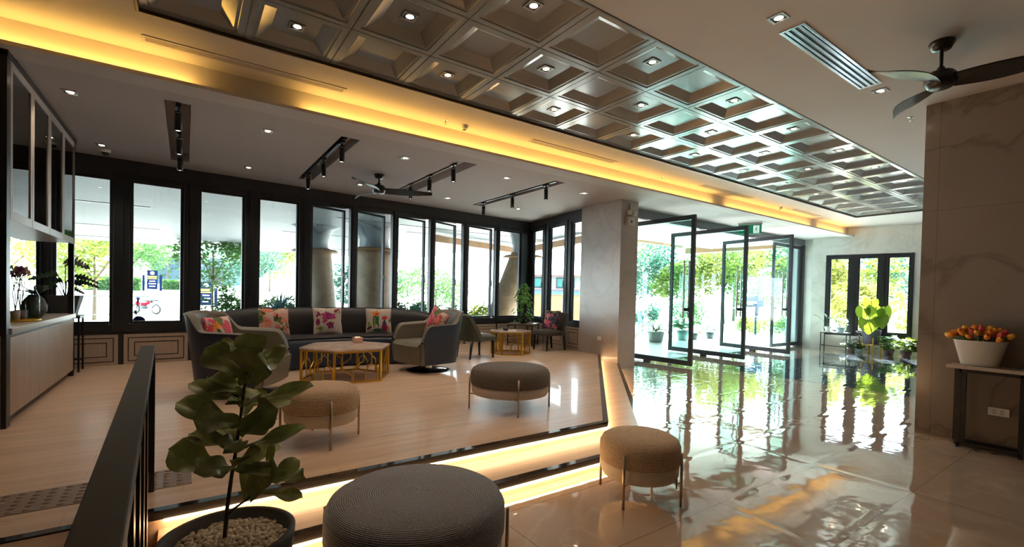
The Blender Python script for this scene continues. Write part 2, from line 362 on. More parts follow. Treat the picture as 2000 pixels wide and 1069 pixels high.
ZB, ZT = .80, 2.76
mull = [(a[1]+b[0])/2 for a, b in zip(edges, edges[1:])]
wall = MB(XW)
wall.box(-1.2, LW+.05, 0, .14, 2.86, ZC)        # charcoal band
wall.box(-1.2, LW+.05, .0, .14, .2, .67)         # low wall carrying the oak panels
struct(wall, 'wall_back', M_darkband, 'charcoal window wall behind the sofa', 'wall')
struct(MB(XW).box(-6, -1.2, 0, .14, .2, ZC), 'wall_back_end', M_darkband, 'charcoal wall hidden behind the cabinet', 'wall')
rw = MB(XR); rw.box(0.0, LR, -.0, .14, 2.88, ZC); rw.box(0, LR, 0, .14, .2, .66)
struct(rw, 'wall_side', M_darkband, 'charcoal window wall beside the marble column', 'wall')
def window(XF, a, b, s0, s1, zb, zt, n, label, ang=0, handle=True):
    # a..b = bay, s0..s1 = glass of a fixed light, or opening of a casement
    t = thing('window_%d' % n, label, 'window', XF @ Vector((a, 0, 0)), math.atan2(XF[1][0], XF[0][0]), None, 'structure')
    L = lambda x: x-a
    fr = MB(); e = .028 if not ang else .0
    x0, x1 = 0, b-a
    fr.box(x0, L(s0)-.035, -.01, .10, zb-.14, zt+.11); fr.box(L(s1)+.035, x1, -.01, .10, zb-.14, zt+.11)
    fr.box(L(s0)-.035, L(s1)+.035, -.01, .10, zb-.14, zb-.035); fr.box(L(s0)-.035, L(s1)+.035, -.01, .10, zt+.035, zt+.11)
    fr.build('window_frame', M_dark, t, bevel=.004)
    mc = MB(); mc.box(x1-.02, x1+.02, -.028, -.008, zb-.14, zt+.11); mc.build('mullion_cap', M_dark, t)
    w_ = s1-s0
    st = .04
    A_ = Matrix.Translation((L(s0)-.035, .05, 0)) @ Matrix.Rotation(math.radians(ang), 4, 'Z')
    sh = MB(A_); W2 = w_+.07
    sh.box(0, st, -.03, .03, zb-.035, zt+.035); sh.box(W2-st, W2, -.03, .03, zb-.035, zt+.035)
    sh.box(st, W2-st, -.03, .03, zb-.035, zb+.005); sh.box(st, W2-st, -.03, .03, zt-.005, zt+.035)
    sash = sh.build('sash', M_dark, t, bevel=.005)
    MB(A_).box(st, W2-st, -.004, .004, zb+.005, zt-.005).build('glass_pane', M_glass, sash)
    if handle:
        hb = MB(A_); hb.box(W2-.032, W2-.012, -.05, -.03, 1.55, 1.63); hb.bar((W2-.022, -.055, 1.60), (W2-.022, -.055, 1.48), .014, .012); hb.build('handle', M_black, sash)
    return t
wl = ['window at the far left seen through the cabinet niche', 'fixed window next to the far post of the cabinet', 'fixed window showing the parked motorbike', 'fixed window with the yellow lettered sign outside, behind the left armchair',
      'fixed window above the peach flowered cushion', 'open casement above the orchid cushion', 'open casement above the cactus cushion', 'open casement left of the right armchair back',
      'open casement above the right armchair', 'open casement above the green chair', 'fixed window at the corner before the climbing plant']
angs = {5: 16, 6: 20, 7: 13, 8: 19, 9: 9}
for i, (s0, s1) in enumerate(edges):
    a = mull[i-1] if i else -1.15; b = mull[i] if i < len(mull) else LW-.02
    window(XW, a, b, s0, s1, ZB, ZT+.0*i, i+1, wl[i], angs.get(i, 0), i in angs)
re = [(.13, .57), (.90, 1.48), (1.79, 2.24)]
rm = [0.02, .735, 1.63, LR]
rl = ['narrow window in the corner right of the climbing plant', 'window with the yellow wall outside, above the grey chair', 'window next to the marble column']
for i, (s0, s1) in enumerate(re): window(XR, rm[i], rm[i+1], s0, s1, ZB, ZT+.05, 12+i, rl[i], 0, True)
# oak panels below the windows with two inlaid dark outlines
def wains(XF, a, b, z0, z1, n, label):
    t = thing('trim_%d' % n, label, 'wall panel', XF @ Vector((a, 0, 0)), math.atan2(XF[1][0], XF[0][0]), None, 'structure')
    MB().box(0, b-a, -.028, 0, z0, z1).build('panel_board', M_panel, t, bevel=.003)
    il = MB()
    for e in (.045, .115):
        x0, x1, y0, y1 = e, b-a-e, z0+e, z1-e*.9
        if x1-x0 < .05: continue
        for q in ((x0, x1, y0, y0+.01), (x0, x1, y1-.01, y1), (x0, x0+.01, y0+.01, y1-.01), (x1-.01, x1, y0+.01, y1-.01)): il.box(q[0], q[1], -.031, -.027, q[2], q[3])
    if il.v: il.build('inlay_line', M_black, t)
for i in range(11):
    a = (mull[i-1] if i else -1.15)+.03; b = (mull[i] if i < len(mull) else LW-.03)-.03
    wains(XW, a, b, .2, .62, 6+i, 'oak wall panel with dark inlay lines, panel %s from the cabinet' % ('first', 'second', 'third', 'fourth', 'fifth', 'sixth', 'seventh', 'eighth', 'ninth', 'tenth', 'eleventh')[i])
for i in range(3): wains(XR, rm[i]+.03, rm[i+1]-.03, .2, .66, 23+i, 'oak wall panel with dark inlay lines %s' % ('in the corner behind the plant stand', 'behind the grey chair', 'beside the marble column')[i])
# far wall with three casements
XF_, LF = frame_xf(FA, FB)
fwm = MB(XF_)
s_l, s_r, zlo, zhi = -.18, 1.64, .40, 2.56
fwm.box(-.5, s_l, -.0, .25, 0, ZM+.1); fwm.box(s_r, LF, 0, .25, 0, ZM+.1); fwm.box(s_l, s_r, 0, .25, 0, zlo); fwm.box(s_l, s_r, 0, .25, zhi, ZM+.1)
struct(fwm, 'wall_far', M_marblew, 'white marble wall around the far windows', 'wall')
fe = [(-.06, .32), (.57, .94), (1.18, 1.56)]; fm = [s_l, .445, 1.06, s_r]
for i, (s0, s1) in enumerate(fe): window(XF_, fm[i], fm[i+1], s0, s1, .54, 2.46, 15+i, ('far window behind the small black side table', 'far window behind the tall leafy plant', 'far window above the two round potted plants')[i], 0, True)
struct(MB().box(14.62, 14.82, 5.62, 6.3, 0, ZC), 'wall_pier', M_marblew, 'white marble pier at the far end of the glass doors', 'column')
struct(MB().box(7.4, 15.9, -4, -3.8, 0, ZM), 'wall_annex', M_marblew, 'white wall of the far part of the lobby', 'wall')
struct(MB().box(15.75, 15.9, -4, 2.1, 0, ZM+.1), 'wall_end', M_marblew, 'white end wall of the lobby', 'wall')
# header over the doors
hd = MB(); hd.box(6.86, 14.62, 6.16, 6.30, 2.905, ZC); hd.box(6.86, 14.62, 6.18, 6.28, 2.885, 2.905)
struct(hd, 'trim_19', pbr('grey_header', (.16, .17, .19), .5), 'grey beam above the glass doors', 'beam')
dj = MB(); dj.box(6.86, 6.92, 6.18, 6.28, 0, 2.9)
struct(dj, 'trim_20', M_dark, 'dark jamb against the marble column', 'door jamb')
dj = MB(); dj.box(14.5, 14.62, 6.15, 6.30, 0, 2.9)
struct(dj, 'trim_21', M_dark, 'dark jamb against the white pier', 'door jamb')
def pdoor(n, piv, ang, wd, off, label, handles=True):
    # local x runs along the leaf; off = distance of the pivot from the outer end
    t = thing('door_%d' % n, label, 'glass door', (piv[0], piv[1], 0), math.radians(ang), None, 'structure')
    x0, x1 = -off, wd-off; z0, z1, st = .03, 2.87, .075
    f = MB(); f.box(x0, x0+st, -.028, .028, z0, z1); f.box(x1-st, x1, -.028, .028, z0, z1)
    f.box(x0+st, x1-st, -.028, .028, z0, z0+.10); f.box(x0+st, x1-st, -.028, .028, z1-.09, z1)
    f.build('door_frame', M_dark, t, bevel=.004)
    MB().box(x0+st, x1-st, -.005, .005, z0+.10, z1-.09).build('glass_pane', M_glassgreen, t)
    MB().box(-.06, .06, -.04, .04, 0, z0).build('floor_pivot', M_black, t)
    if handles:
        hx = x1-st-.085
        for s in (-1, 1):
            h = MB(); h.tube([(hx, s*.085, .93), (hx, s*.085, 2.02)], .017, 12)
            for z in (1.03, 1.90): h.tube([(hx, s*.085, z), (hx+.02+st/2, s*.03, z)], .009, 8)
            h.build('handle', M_chrome, t)
        MB().box(hx-.05, hx+.08, -.04, .04, 1.06, 1.12).build('lock', M_black, t)
    return t
pdoor(1, (7.72, 6.15), -87.6, 1.92, .92, 'glass door leaf standing open nearest the marble column')
pdoor(2, (9.70, 6.15), -89.5, 1.88, .93, 'glass door leaf standing open, middle of the three open ones')
pdoor(3, (11.85, 6.15), -97, 1.90, .95, 'glass door leaf standing open, farthest from the marble column')
pdoor(4, (14.35, 6.22), 180, 1.55, .12, 'glass door leaf nearly closed at the far end of the entrance')
# ================================================================== interior fittings
M_rope_g = None
def ropem(name, c1, c2, pitch=.0102, depth=.0018):
    m, t, p = _mk(name)
    tc = N(t, 'ShaderNodeTexCoord'); sp = N(t, 'ShaderNodeSeparateXYZ'); t.links.new(tc.outputs['Object'], sp.inputs[0])
    def mth(op, a, b=None):
        n = N(t, 'ShaderNodeMath', operation=op)
        for i, q in enumerate((a, b)):
            if q is None: continue
            if isinstance(q, (int, float)): n.inputs[i].default_value = q
            else: t.links.new(q, n.inputs[i])
        return n.outputs[0]
    r = mth('SQRT', mth('ADD', mth('POWER', sp.outputs[0], 2), mth('POWER', sp.outputs[1], 2)))
    u = mth('SUBTRACT', r, sp.outputs[2])
    ang = mth('ARCTAN2', sp.outputs[1], sp.outputs[0])
    s = mth('SINE', mth('MULTIPLY', u, 2*PI/pitch))
    nz = N(t, 'ShaderNodeTexNoise'); nz.inputs['Scale'].default_value = 170; nz.inputs['Detail'].default_value = 2; t.links.new(tc.outputs['Object'], nz.inputs['Vector'])
    hgt = mth('ADD', mth('MULTIPLY', s, .5), mth('MULTIPLY', nz.outputs[0], .7))
    nz2 = N(t, 'ShaderNodeTexNoise'); nz2.inputs['Scale'].default_value = 260; nz2.inputs['Detail'].default_value = 2; t.links.new(tc.outputs['Object'], nz2.inputs['Vector'])
    f = mth('ADD', mth('MULTIPLY', s, .15), nz2.outputs[0])
    t.links.new(ramp(t, f, [(.26, c1), (.74, c2)]), p.inputs['Base Color'])
    b = N(t, 'ShaderNodeBump'); b.inputs['Distance'].default_value = depth; t.links.new(hgt, b.inputs['Height']); t.links.new(b.outputs[0], p.inputs['Normal'])
    p.inputs['Roughness'].default_value = .9
    return m
M_ropeG = ropem('grey_braided_rope', (.10, .097, .108), (.42, .405, .43))
M_ropeD = ropem('dark_braided_rope', (.03, .025, .022), (.26, .215, .185))
M_ropeB = ropem('straw_braided_rope', (.22, .13, .07), (.85, .62, .41))
M_feltC = pbr('cream_felt', (.72, .60, .46), .9, var=.05, vs=30)
M_feltG = pbr('taupe_felt', (.54, .47, .42), .9, var=.05, vs=30)
M_brass = pbr('brushed_champagne_metal', (.50, .40, .31), .3, metal=1)
M_gold = pbr('gold_metal', (.66, .40, .06), .32, metal=.85)
M_leatherN = pbr('navy_leather', (.020, .030, .058), .38, var=.15, vs=5, bump=.0008, bs=120, spec=.5)
M_leatherD = pbr('charcoal_leather', (.020, .018, .021), .45, var=.1, vs=5, bump=.0008, bs=120)
M_leatherT = pbr('taupe_leather', (.165, .15, .115), .4, var=.1, vs=4, bump=.0012, bs=14)
M_green = pbr('olive_upholstery', (.07, .078, .052), .55, var=.08, vs=6)
M_greyup = pbr('brown_grey_upholstery', (.075, .062, .055), .7, var=.08, vs=30)
M_topmar = marblem('pink_marble_top', (.80, .60, .52), (.92, .86, .80), rough=.12, scale=5, vs=.8, cloud=.30, coat=.15)
M_greenleaf = None
def ottoman(name, loc, rz, r, top, rope, felt, label, group=None):
    t = thing(name, label, 'ottoman', loc, rz, group)
    zb, zs, zt = .14, .235, top
    m = MB(); prof = [(0, zt+.012), (r*.5, zt+.010), (r-.05, zt), (r-.018, zt-.018), (r-.002, zt-.05), (r, zt-.10), (r, zs+.02), (r-.006, zs)]
    m.lathe(prof, 64); m.lathe([(0, zs), (r-.006, zs)], 64); m.build('rope_cushion', rope, t)
    m = MB(); m.lathe([(r-.012, zs+.002), (r-.010, zs-.03), (r-.012, zb+.03), (r-.025, zb+.006), (r-.05, zb), (0, zb)], 64); m.build('felt_band', felt, t)
    for k in range(4):
        a = PI/4+k*PI/2; c, s = math.cos(a), math.sin(a)
        m = MB(); m.tube([(c*(r+.012), s*(r+.012), 0), (c*(r+.012), s*(r+.012), .335)], .0085, 10)
        m.tube([(c*(r+.012), s*(r+.012), zb+.004), (c*(r-.06), s*(r-.06), zb-.004)], .006, 8)
        m.build('leg', M_brass, t)
    return t
ottoman('ottoman', (.86, 1.93, 0), math.radians(12), .395, .405, M_ropeG, M_feltG, 'large grey rope topped ottoman in the foreground beside the potted fig', 'round rope ottomans')
o2 = ottoman('ottoman', (2.45, 1.99, 0), math.radians(65), .258, .40, M_ropeB, M_feltC, 'straw coloured ottoman standing alone on the shiny lobby tiles', 'round rope ottomans')
ottoman('ottoman', (2.60, 3.70, .2), math.radians(66+45), .385, .40, M_ropeD, M_feltG, 'dark brown ottoman on the wooden platform near the steps', 'round rope ottomans')
ottoman('ottoman', (.825, 3.58, .2), math.radians(45), .262, .40, M_ropeB, M_feltC, 'straw coloured ottoman on the wooden platform in front of the coffee table', 'round rope ottomans')
# black tag on the straw ottoman on the tiles
MB().box(-.006, .006, -.2655, -.262, .125, .19).build('fabric_tag', M_black, o2).rotation_euler = (0, 0, math.radians(-58))
# ---- hexagonal gold tables
def hexring(r, off=0): return [(r*math.cos(off+k*PI/3), r*math.sin(off+k*PI/3)) for k in range(6)]
def goldtable(loc, r, hgt, off, label, name):
    t = thing(name, label, 'table', loc, off, 'gold framed hexagonal tables')
    m = MB(); m.prism(hexring(r+.025), hgt-.022, hgt); m.build('marble_top', M_topmar, t, bevel=.003)
    m = MB(); v = hexring(r)
    for k in range(6):
        a, b = v[k], v[(k+1) % 6]
        m.bar((*a, hgt-.034), (*b, hgt-.034), .022, .022)
    m.build('top_ring', M_gold, t); m = MB()
    for k in range(6): m.bar((*v[k], .011), (*v[(k+1) % 6], .011), .022, .022)
    m.build('bottom_ring', M_gold, t)
    for k in range(6):
        a = v[k]; MB().bar((*a, 0), (*a, hgt-.024), .026, .026, up=(a[0], a[1], 0)).build('leg', M_gold, t)
    m = MB()
    for k in range(6):
        a, b = Vector(v[k]), Vector(v[(k+1) % 6]); n = Vector(((a+b)/2)).normalized()
        for pl_ in ([(.16, 1), (.16, .42), (.36, .22), (.36, 0)], [(.62, 1), (.62, .70), (.40, .46), (.40, .30), (.40, 0)], [(.80, 1), (.80, .60), (.94, .42), (.94, 0)], [(.80, .60), (.66, .34), (.66, 0)]):
            for p, q in zip(pl_, pl_[1:]):
                P = a.lerp(b, p[0]); Q = a.lerp(b, q[0])
                m.bar((P.x, P.y, .02+p[1]*(hgt-.06)), (Q.x, Q.y, .02+q[1]*(hgt-.06)), .010, .014, up=(n.x, n.y, 0))
    m.build('lattice', M_gold, t)
    return t
goldtable((1.70, 6.07, .2), .545, .405, 0, 'large gold lattice coffee table with pink marble top before the sofa', 'coffee_table')
goldtable((5.0, 7.13, .2), .36, .43, PI/6, 'small gold lattice table with pale marble top between two upholstered chairs', 'side_table')
M_candle = pbr('rose_glass', (.75, .45, .33), .15, coat=.5)
t = thing('candle_holder', 'square rose glass candle holder on the coffee table', 'candle holder', (1.90, 6.30, .606))
MB().box(-.055, .055, -.055, .055, 0, .075).build('cube', M_candle, t, bevel=.006)
MB().lathe([(0, .078), (.035, .078), (.035, .076)], 16).build('wax', emit('candle_wax', (1, .75, .45), 1.2, False), t)
t = thing('ashtray', 'small dark dish on the small gold table', 'dish', (4.93, 7.2, .631))
MB().lathe([(0, .005), (.045, .005), (.06, .04), (.065, .04), (.05, 0), (0, 0)], 20).build('bowl', pbr('smoke_glass', (.08, .08, .08), .2), t)
# ---- curved sofa
def arcpt(R, a, cx=1.86, cy=4.72): return (cx+R*math.sin(a), cy+R*math.cos(a))
sofa = thing('curved_sofa', 'long curved charcoal leather sofa below the windows', 'sofa', (0, 0, 0))
A0 = math.radians(29)
def seat_fn(u, v):
    a = -A0+2*A0*u
    prof = [(2.20, .03), (2.185, .36), (2.20, .405), (2.24, .425), (2.60, .425), (2.98, .41), (2.98, .03), (2.20, .03)]
    k = v*(len(prof)-1); i = min(int(k), len(prof)-2); f = k-i
    R = prof[i][0]*(1-f)+prof[i+1][0]*f; z = prof[i][1]*(1-f)+prof[i+1][1]*f
    x, y = arcpt(R, a); return (x, y, .2+z)
m = MB(); m.grid(seat_fn, 40, 7, True)
for u in (0, 1):
    pts = [seat_fn(u, k/7) for k in range(7)]; m.add(pts, [tuple(range(7))])
m.build('seat', M_leatherN, sofa)
m = MB(); m.grid(lambda u, v: (*arcpt(2.20+v*.72, -A0+.01+(2*A0-.02)*u), .2+.427+.012*math.sin(PI*min(1, v*1.1))), 40, 8); m.build('seat_cushion', M_leatherD, sofa)
# backrest: swept, wrapping round to the seat front at both ends
def back_path(u):
    # u in 0..1 ; returns x, y, outward normal, top height
    W = .16
    if u < W: f = u/W; a = -A0-.02-.045*math.sin(f*PI/2)*1.0; R = 2.22+f*.62; z = .33+.40*math.sin(f*PI/2); q = f
    elif u > 1-W: f = (1-u)/W; a = A0+.02+.045*math.sin(f*PI/2); R = 2.22+f*.62; z = .33+.40*math.sin(f*PI/2); q = f
    else: f = (u-W)/(1-2*W); a = (-A0-.065)*(1-2*f)+0; R = 2.84+.20*math.sin(min(1, min(f, 1-f)*7)*PI/2); z = .73+.10*math.sin(min(1, min(f, 1-f)*4)*PI/2)
    x, y = arcpt(R, a); return Vector((x, y, 0)), z
NB = 80
bp = [back_path(i/NB) for i in range(NB+1)]
m = MB(); vs = []; prof = [(-.07, .04), (-.085, .5), (-.085, .85), (-.05, .97), (0, 1.0), (.05, .97), (.085, .85), (.085, .5), (.06, .04)]
for i, (P, z) in enumerate(bp):
    tg = (bp[min(i+1, NB)][0]-bp[max(i-1, 0)][0]).normalized(); n = Vector((-tg.y, tg.x, 0))
    for o_, h in prof:
        lean = .10*h
        vs.append(P+n*(o_+lean)+Vector((0, 0, .2+h*z)))
K = len(prof)
m.add(vs, [(i*K+k, i*K+k+1, (i+1)*K+k+1, (i+1)*K+k) for i in range(NB) for k in range(K-1)]+[tuple(range(K)), tuple(NB*K+k for k in range(K))], True)
m.build('backrest', M_leatherD, sofa)
# ---- cushions: pillow with painted flower print made from voronoi / noise
def printm(name, base, cols, scale=9, seed=0, thr=.48):
    m, t, p = _mk(name)
    v = coords(t, (1, 1, 1), loc=(seed*3.1, seed*1.7, 0))
    n = N(t, 'ShaderNodeTexNoise'); n.inputs['Scale'].default_value = scale; n.inputs['Detail'].default_value = 2; n.inputs['Distortion'].default_value = 1.2; t.links.new(v, n.inputs['Vector'])
    vo = N(t, 'ShaderNodeTexVoronoi'); vo.inputs['Scale'].default_value = scale*1.1; vo.inputs['Randomness'].default_value = 1; t.links.new(v, vo.inputs['Vector'])
    sp = N(t, 'ShaderNodeSeparateColor'); t.links.new(vo.outputs['Color'], sp.inputs[0])
    stops = [(i/len(cols), c) for i, c in enumerate(cols)]
    rc = N(t, 'ShaderNodeValToRGB'); rc.color_ramp.interpolation = 'CONSTANT'; t.links.new(sp.outputs[0], rc.inputs[0])
    e = rc.color_ramp.elements
    while len(e) < len(stops): e.new(.5)
    for i, (q, c) in enumerate(stops): e[i].position = q; e[i].color = (*c, 1)
    mx = N(t, 'ShaderNodeMixRGB'); mx.inputs[1].default_value = (*base, 1); t.links.new(rc.outputs[0], mx.inputs[2])
    th = N(t, 'ShaderNodeValToRGB'); th.color_ramp.elements[0].position = thr-.02; th.color_ramp.elements[1].position = thr+.02; t.links.new(n.outputs[0], th.inputs[0])
    t.links.new(th.outputs[0], mx.inputs[0]); t.links.new(mx.outputs[0], p.inputs['Base Color']); p.inputs['Roughness'].default_value = .8
    return m
def cushion(loc, rot, size, mats, motif, label, name='cushion'):
    t = thing(name, label, 'cushion', loc, 0, 'flower print cushions'); t.rotation_euler = rot
    def fn(s_):
        def f(u, v):
            x = (u-.5)*2; y = (v-.5)*2
            b = (1-abs(x)**2.6)*(1-abs(y)**2.6); e = .93+.07*(abs(x)*abs(y))**.6
            return (x*size/2*(e+.0), s_*(.006+.062*max(0, b)**.55), y*size/2*e)
        return f
    m = MB(); m.grid(fn(-1), 18, 18); m.grid(fn(1), 18, 18); cu = m.build('cover', mats, t)
    # appliqued flower shapes following the front bulge
    def surf(x, y, lift):
        b = (1-abs(x)**2.6)*(1-abs(y)**2.6); return Vector((x*size/2*.95, -(.006+.062*max(0, b)**.55)-lift, y*size/2*.95))
    for i, (kind, mat, x, y, rx, ry, a) in enumerate(motif):
        rx *= 1.22; ry *= 1.22; mm = MB(); n = 14; ca, sa = math.cos(a), math.sin(a); vs = [surf(x, y, .0025+i*.0004)]
        for k in range(n):
            q = 2*PI*k/n
            rr_ = 1 if kind == 'e' else (abs(math.cos(q))**.6*(1 if math.cos(q) > 0 else .35) if kind == 'l' else .75+.25*math.cos(5*q))
            px_, py_ = rx*rr_*math.cos(q), ry*rr_*math.sin(q) if kind != 'l' else ry*math.sin(q)*(1-.6*abs(math.cos(q)))
            X_, Y_ = x+px_*ca-py_*sa, y+px_*sa+py_*ca
            vs.append(surf(max(-.97, min(.97, X_)), max(-.97, min(.97, Y_)), .0025+i*.0004))
        mm.add(vs, [(0, k+1, (k+1) % n+1) for k in range(n)], True); mm.build('flower_print', mat, t, fix=False)
    return t
P_ = {n: pbr('print_'+n, c, .8, var=.25, vs=25) for n, c in dict(peach=(.80, .25, .16), pink=(.78, .10, .16), deep=(.10, .03, .02), green=(.05, .13, .03), plum=(.26, .02, .10), magenta=(.42, .04, .18), orange=(.85, .28, .03), lime=(.22, .32, .06), red=(.70, .03, .05), cream=(.66, .60, .40), teal=(.03, .16, .09), navy=(.02, .02, .05), rose=(.72, .20, .22)).items()}
M_cloth = pbr('cream_cloth', (.62, .53, .47), .85, var=.04, vs=10)
M_cloth1 = printm('peach_lily_print', (.66, .47, .40), [(.75, .22, .14), (.70, .30, .22), (.10, .20, .05), (.80, .35, .25)], 8, 1, .52)
M_cloth4 = printm('pink_print', (.68, .50, .44), [(.80, .10, .12), (.70, .06, .14), (.12, .16, .05), (.85, .30, .25)], 8, 3, .44)
M_cloth5 = printm('dark_flower_print', (.03, .03, .045), [(.60, .12, .15), (.30, .05, .20), (.25, .30, .08), (.10, .10, .12)], 10, 5, .50)
lily = [('l', P_['peach'], -.42, -.05, .42, .16, 2.9), ('l', P_['peach'], .05, .45, .40, .16, 1.9), ('l', P_['peach'], .40, .10, .45, .18, .3), ('l', P_['rose'], .1, -.35, .40, .18, -1.2), ('l', P_['peach'], .62, -.55, .34, .16, 1.3),
        ('l', P_['deep'], .08, .22, .34, .13, 1.35), ('l', P_['green'], .22, .05, .34, .12, .95), ('l', P_['green'], .0, .1, .30, .10, 1.9), ('l', P_['lime'], .16, .0, .26, .06, 1.1), ('l', P_['green'], -.72, .62, .30, .10, 2.3), ('l', P_['green'], .42, -.62, .30, .08, 1.2), ('l', P_['teal'], .36, -.75, .2, .07, -1.4)]
orch = [('e', P_['plum'], -.72, .45, .14, .26, .4), ('e', P_['cream'], -.6, .2, .10, .16, .6), ('f', P_['magenta'], -.18, .38, .34, .30, .2), ('e', P_['plum'], .05, .34, .14, .24, .2), ('f', P_['magenta'], .28, .30, .26, .30, .8), ('f', P_['plum'], .12, -.35, .28, .30, .5),
        ('f', P_['magenta'], -.25, -.02, .24, .16, .9), ('e', P_['cream'], .12, -.02, .18, .08, .3), ('l', P_['plum'], .55, .72, .34, .12, .6), ('e', P_['plum'], -.75, -.12, .12, .22, 0), ('f', P_['lime'], -.62, -.62, .26, .18, .3), ('f', P_['cream'], -.8, -.78, .14, .14, 0), ('e', P_['lime'], .86, .7, .06, .16, 0)]
cact = [('e', P_['green'], -.28, -.25, .20, .56, .1), ('e', P_['lime'], -.36, -.30, .07, .46, .05), ('e', P_['teal'], -.12, .0, .08, .34, -.1), ('f', P_['orange'], -.26, .56, .34, .26, .1), ('f', P_['red'], -.2, .5, .14, .12, 0), ('f', P_['red'], .45, .18, .26, .17, .1),
        ('l', P_['navy'], .42, -.35, .32, .16, 1.57), ('e', P_['plum'], .44, -.62, .20, .26, 0), ('f', P_['orange'], .8, -.66, .14, .16, 0), ('l', P_['green'], .86, -.1, .36, .07, 1.2), ('f', P_['lime'], -.82, -.32, .13, .22, 0), ('e', P_['deep'], -.8, -.66, .2, .10, .6), ('e', P_['teal'], -.1, -.84, .34, .10, 0)]
lean = math.radians(-14)
cushion((1.03, 7.33, .83), (lean, 0, math.radians(10)), .41, M_cloth1, lily, 'peach lily print cushion at the left end of the curved sofa')
cushion((1.79, 7.46, .83), (lean, 0, math.radians(-2)), .42, M_cloth, orch, 'purple orchid print cushion in the middle of the curved sofa')
cushion((2.56, 7.38, .83), (lean, 0, math.radians(-12)), .40, M_cloth, cact, 'cactus print cushion at the right end of the curved sofa')
# ---- swivel tub chairs (local +x is where the sitter faces)
def tub(loc, rz, label):
    t = thing('armchair', label, 'armchair', loc, math.radians(rz), 'two tone leather swivel armchairs')
    Wd, D = .40, .40
    def plan(u, k=1.0):     # u -1..1 : right arm front -> round the back -> left arm front
        s_ = 1 if u > 0 else -1; a = abs(u)
        if a > .55:
            f = (a-.55)/.45; x = -.08+f*.44; y = s_*(Wd*.99-.0*f)
        else:
            q = a/.55*PI/2; x = -.08-(D-.06)*math.cos(q)**.75; y = s_*Wd*.99*math.sin(q)**.8
        return x*k, y*k
    def top(u):
        a = abs(u)
        if a < .30: return .845-.02*(a/.3)
        if a < .50: f = (a-.30)/.20; f = f*f*(3-2*f); return .825*(1-f)+.655*f
        if a < .86: return .655-.015*(a-.5)/.36
        f = (a-.86)/.14; return .64-.22*f**2.2
    NU, NV = 56, 10
    def outer(u, v):
        U = u*2-1; x, y = plan(U); zt = top(U); z = .12+(zt-.12)*v
        taper = .85+.15*(z-.12)/.55; taper = min(taper, 1.08)
        back = max(0, 1-abs(U)/.55)
        return ((x*taper if x < 0 else x*(.86+.14*v)) - back*.06*max(0, v-.5), y*(.90+.10*min(1, v*1.3)), z)
    def inner(u, v):
        U = u*2-1; x, y = plan(U, .80); zt = top(U)-.012; z = .36+(zt-.36)*v
        back = max(0, 1-abs(U)/.55)
        return ((x if x < 0 else x*1.25) - back*.06*max(0, v-.5)-(.03*v*back), y*(.98+.02*v), z)
    m = MB(); m.grid(outer, NU, NV); m.grid(lambda u, v: (Vector(outer(u, 0))*(1-v)+Vector((0, 0, .12))*v), NU, 2, False); m.build('outer_shell', M_leatherN, t)
    m = MB(); m.grid(inner, NU, NV)
    def rim(u, v):
        a = Vector(outer(u, 1)); b = Vector(inner(u, 1)); p = a.lerp(b, v); p.z += .026*math.sin(PI*v); return p
    m.grid(rim, NU, 6)
    for e in (0, 1):          # arm front faces
        def front(u, v, e=e):
            a = Vector(outer(e, v)); zz = a.z; vi = max(0, (zz-.36)/(top(1)-.012-.36)); b = Vector(inner(e, min(1, vi))); b.z = zz
            p = a.lerp(b, u); p.x += .015*math.sin(PI*u); return p
        m.grid(front, 4, 8)
    m.build('inner_upholstery', M_leatherT, t)
    m = MB(); pts = [outer(i/NU, 1) for i in range(NU+1)]; m.tube([(p[0]*1.0, p[1]*1.004, p[2]+.004) for p in pts], .0075, 6); m.build('piping', pbr('dark_piping', (.02, .022, .03), .3) if 'dark_piping' not in MATS else MATS['dark_piping'], t)
    def seatf(u, v):
        x = -.30+u*.70; y = (v-.5)*2*.315; return (x, y, .425+.018*math.sin(PI*v)*math.sin(PI*min(1, u*.9+.05))-.05*max(0, (u-.9)/.1)**2)
    m = MB(); m.grid(seatf, 14, 10)
    def frontf(u, v):
        y = (u-.5)*2*.335; z = .375*(1-v)+.125*v; bow = .03*math.cos((u-.5)*PI); x = .40+bow-.025*v**1.5; return (x, y*(1-.06*v), z)
    m.grid(frontf, 10, 8); m.grid(lambda u, v: Vector(seatf(1, u)).lerp(Vector(frontf(u, 0)), v), 10, 3)
    for e in (0, 1): m.grid(lambda u, v, e=e: Vector((-.1, (e-.5)*.66, .40*(1-v)+.125*v)).lerp(Vector(frontf(e, v)), u), 4, 8)
    m.build('seat_cushion', M_leatherT, t)
    m = MB(); m.lathe([(0, .03), (.20, .026), (.295, .012), (.31, .004), (.31, 0), (0, 0)], 48); m.build('swivel_base', pbr('black_gloss', (.012, .012, .014), .12, coat=.5) if 'black_gloss' not in MATS else MATS['black_gloss'], t)
    MB().lathe([(.05, .025), (.045, .125)], 20).build('column', M_chrome, t)
    return t
tub((.47, 5.62, .2), -30, 'navy and taupe tub armchair behind the potted fig, seen from its side')
tub((2.86, 6.12, .2), 190, 'navy and taupe tub armchair on a round black base right of the coffee table')
cushion((.30, 5.82, .80), (lean, 0, math.radians(52)), .40, M_cloth4, [('f', P_['orange'], -.45, .5, .3, .25, 0), ('f', P_['pink'], .3, .35, .45, .4, .3), ('e', P_['green'], -.4, .1, .1, .2, .4)], 'pink and orange flower cushion in the left armchair')
cushion((3.00, 6.17, .86), (lean, math.radians(18), math.radians(-82)), .40, M_cloth4, [('f', P_['pink'], -.3, .1, .4, .5, 0), ('f', P_['peach'], .3, .3, .4, .3, .4), ('l', P_['green'], .55, -.3, .3, .12, .4)], 'pink lily cushion tilted in the right armchair')
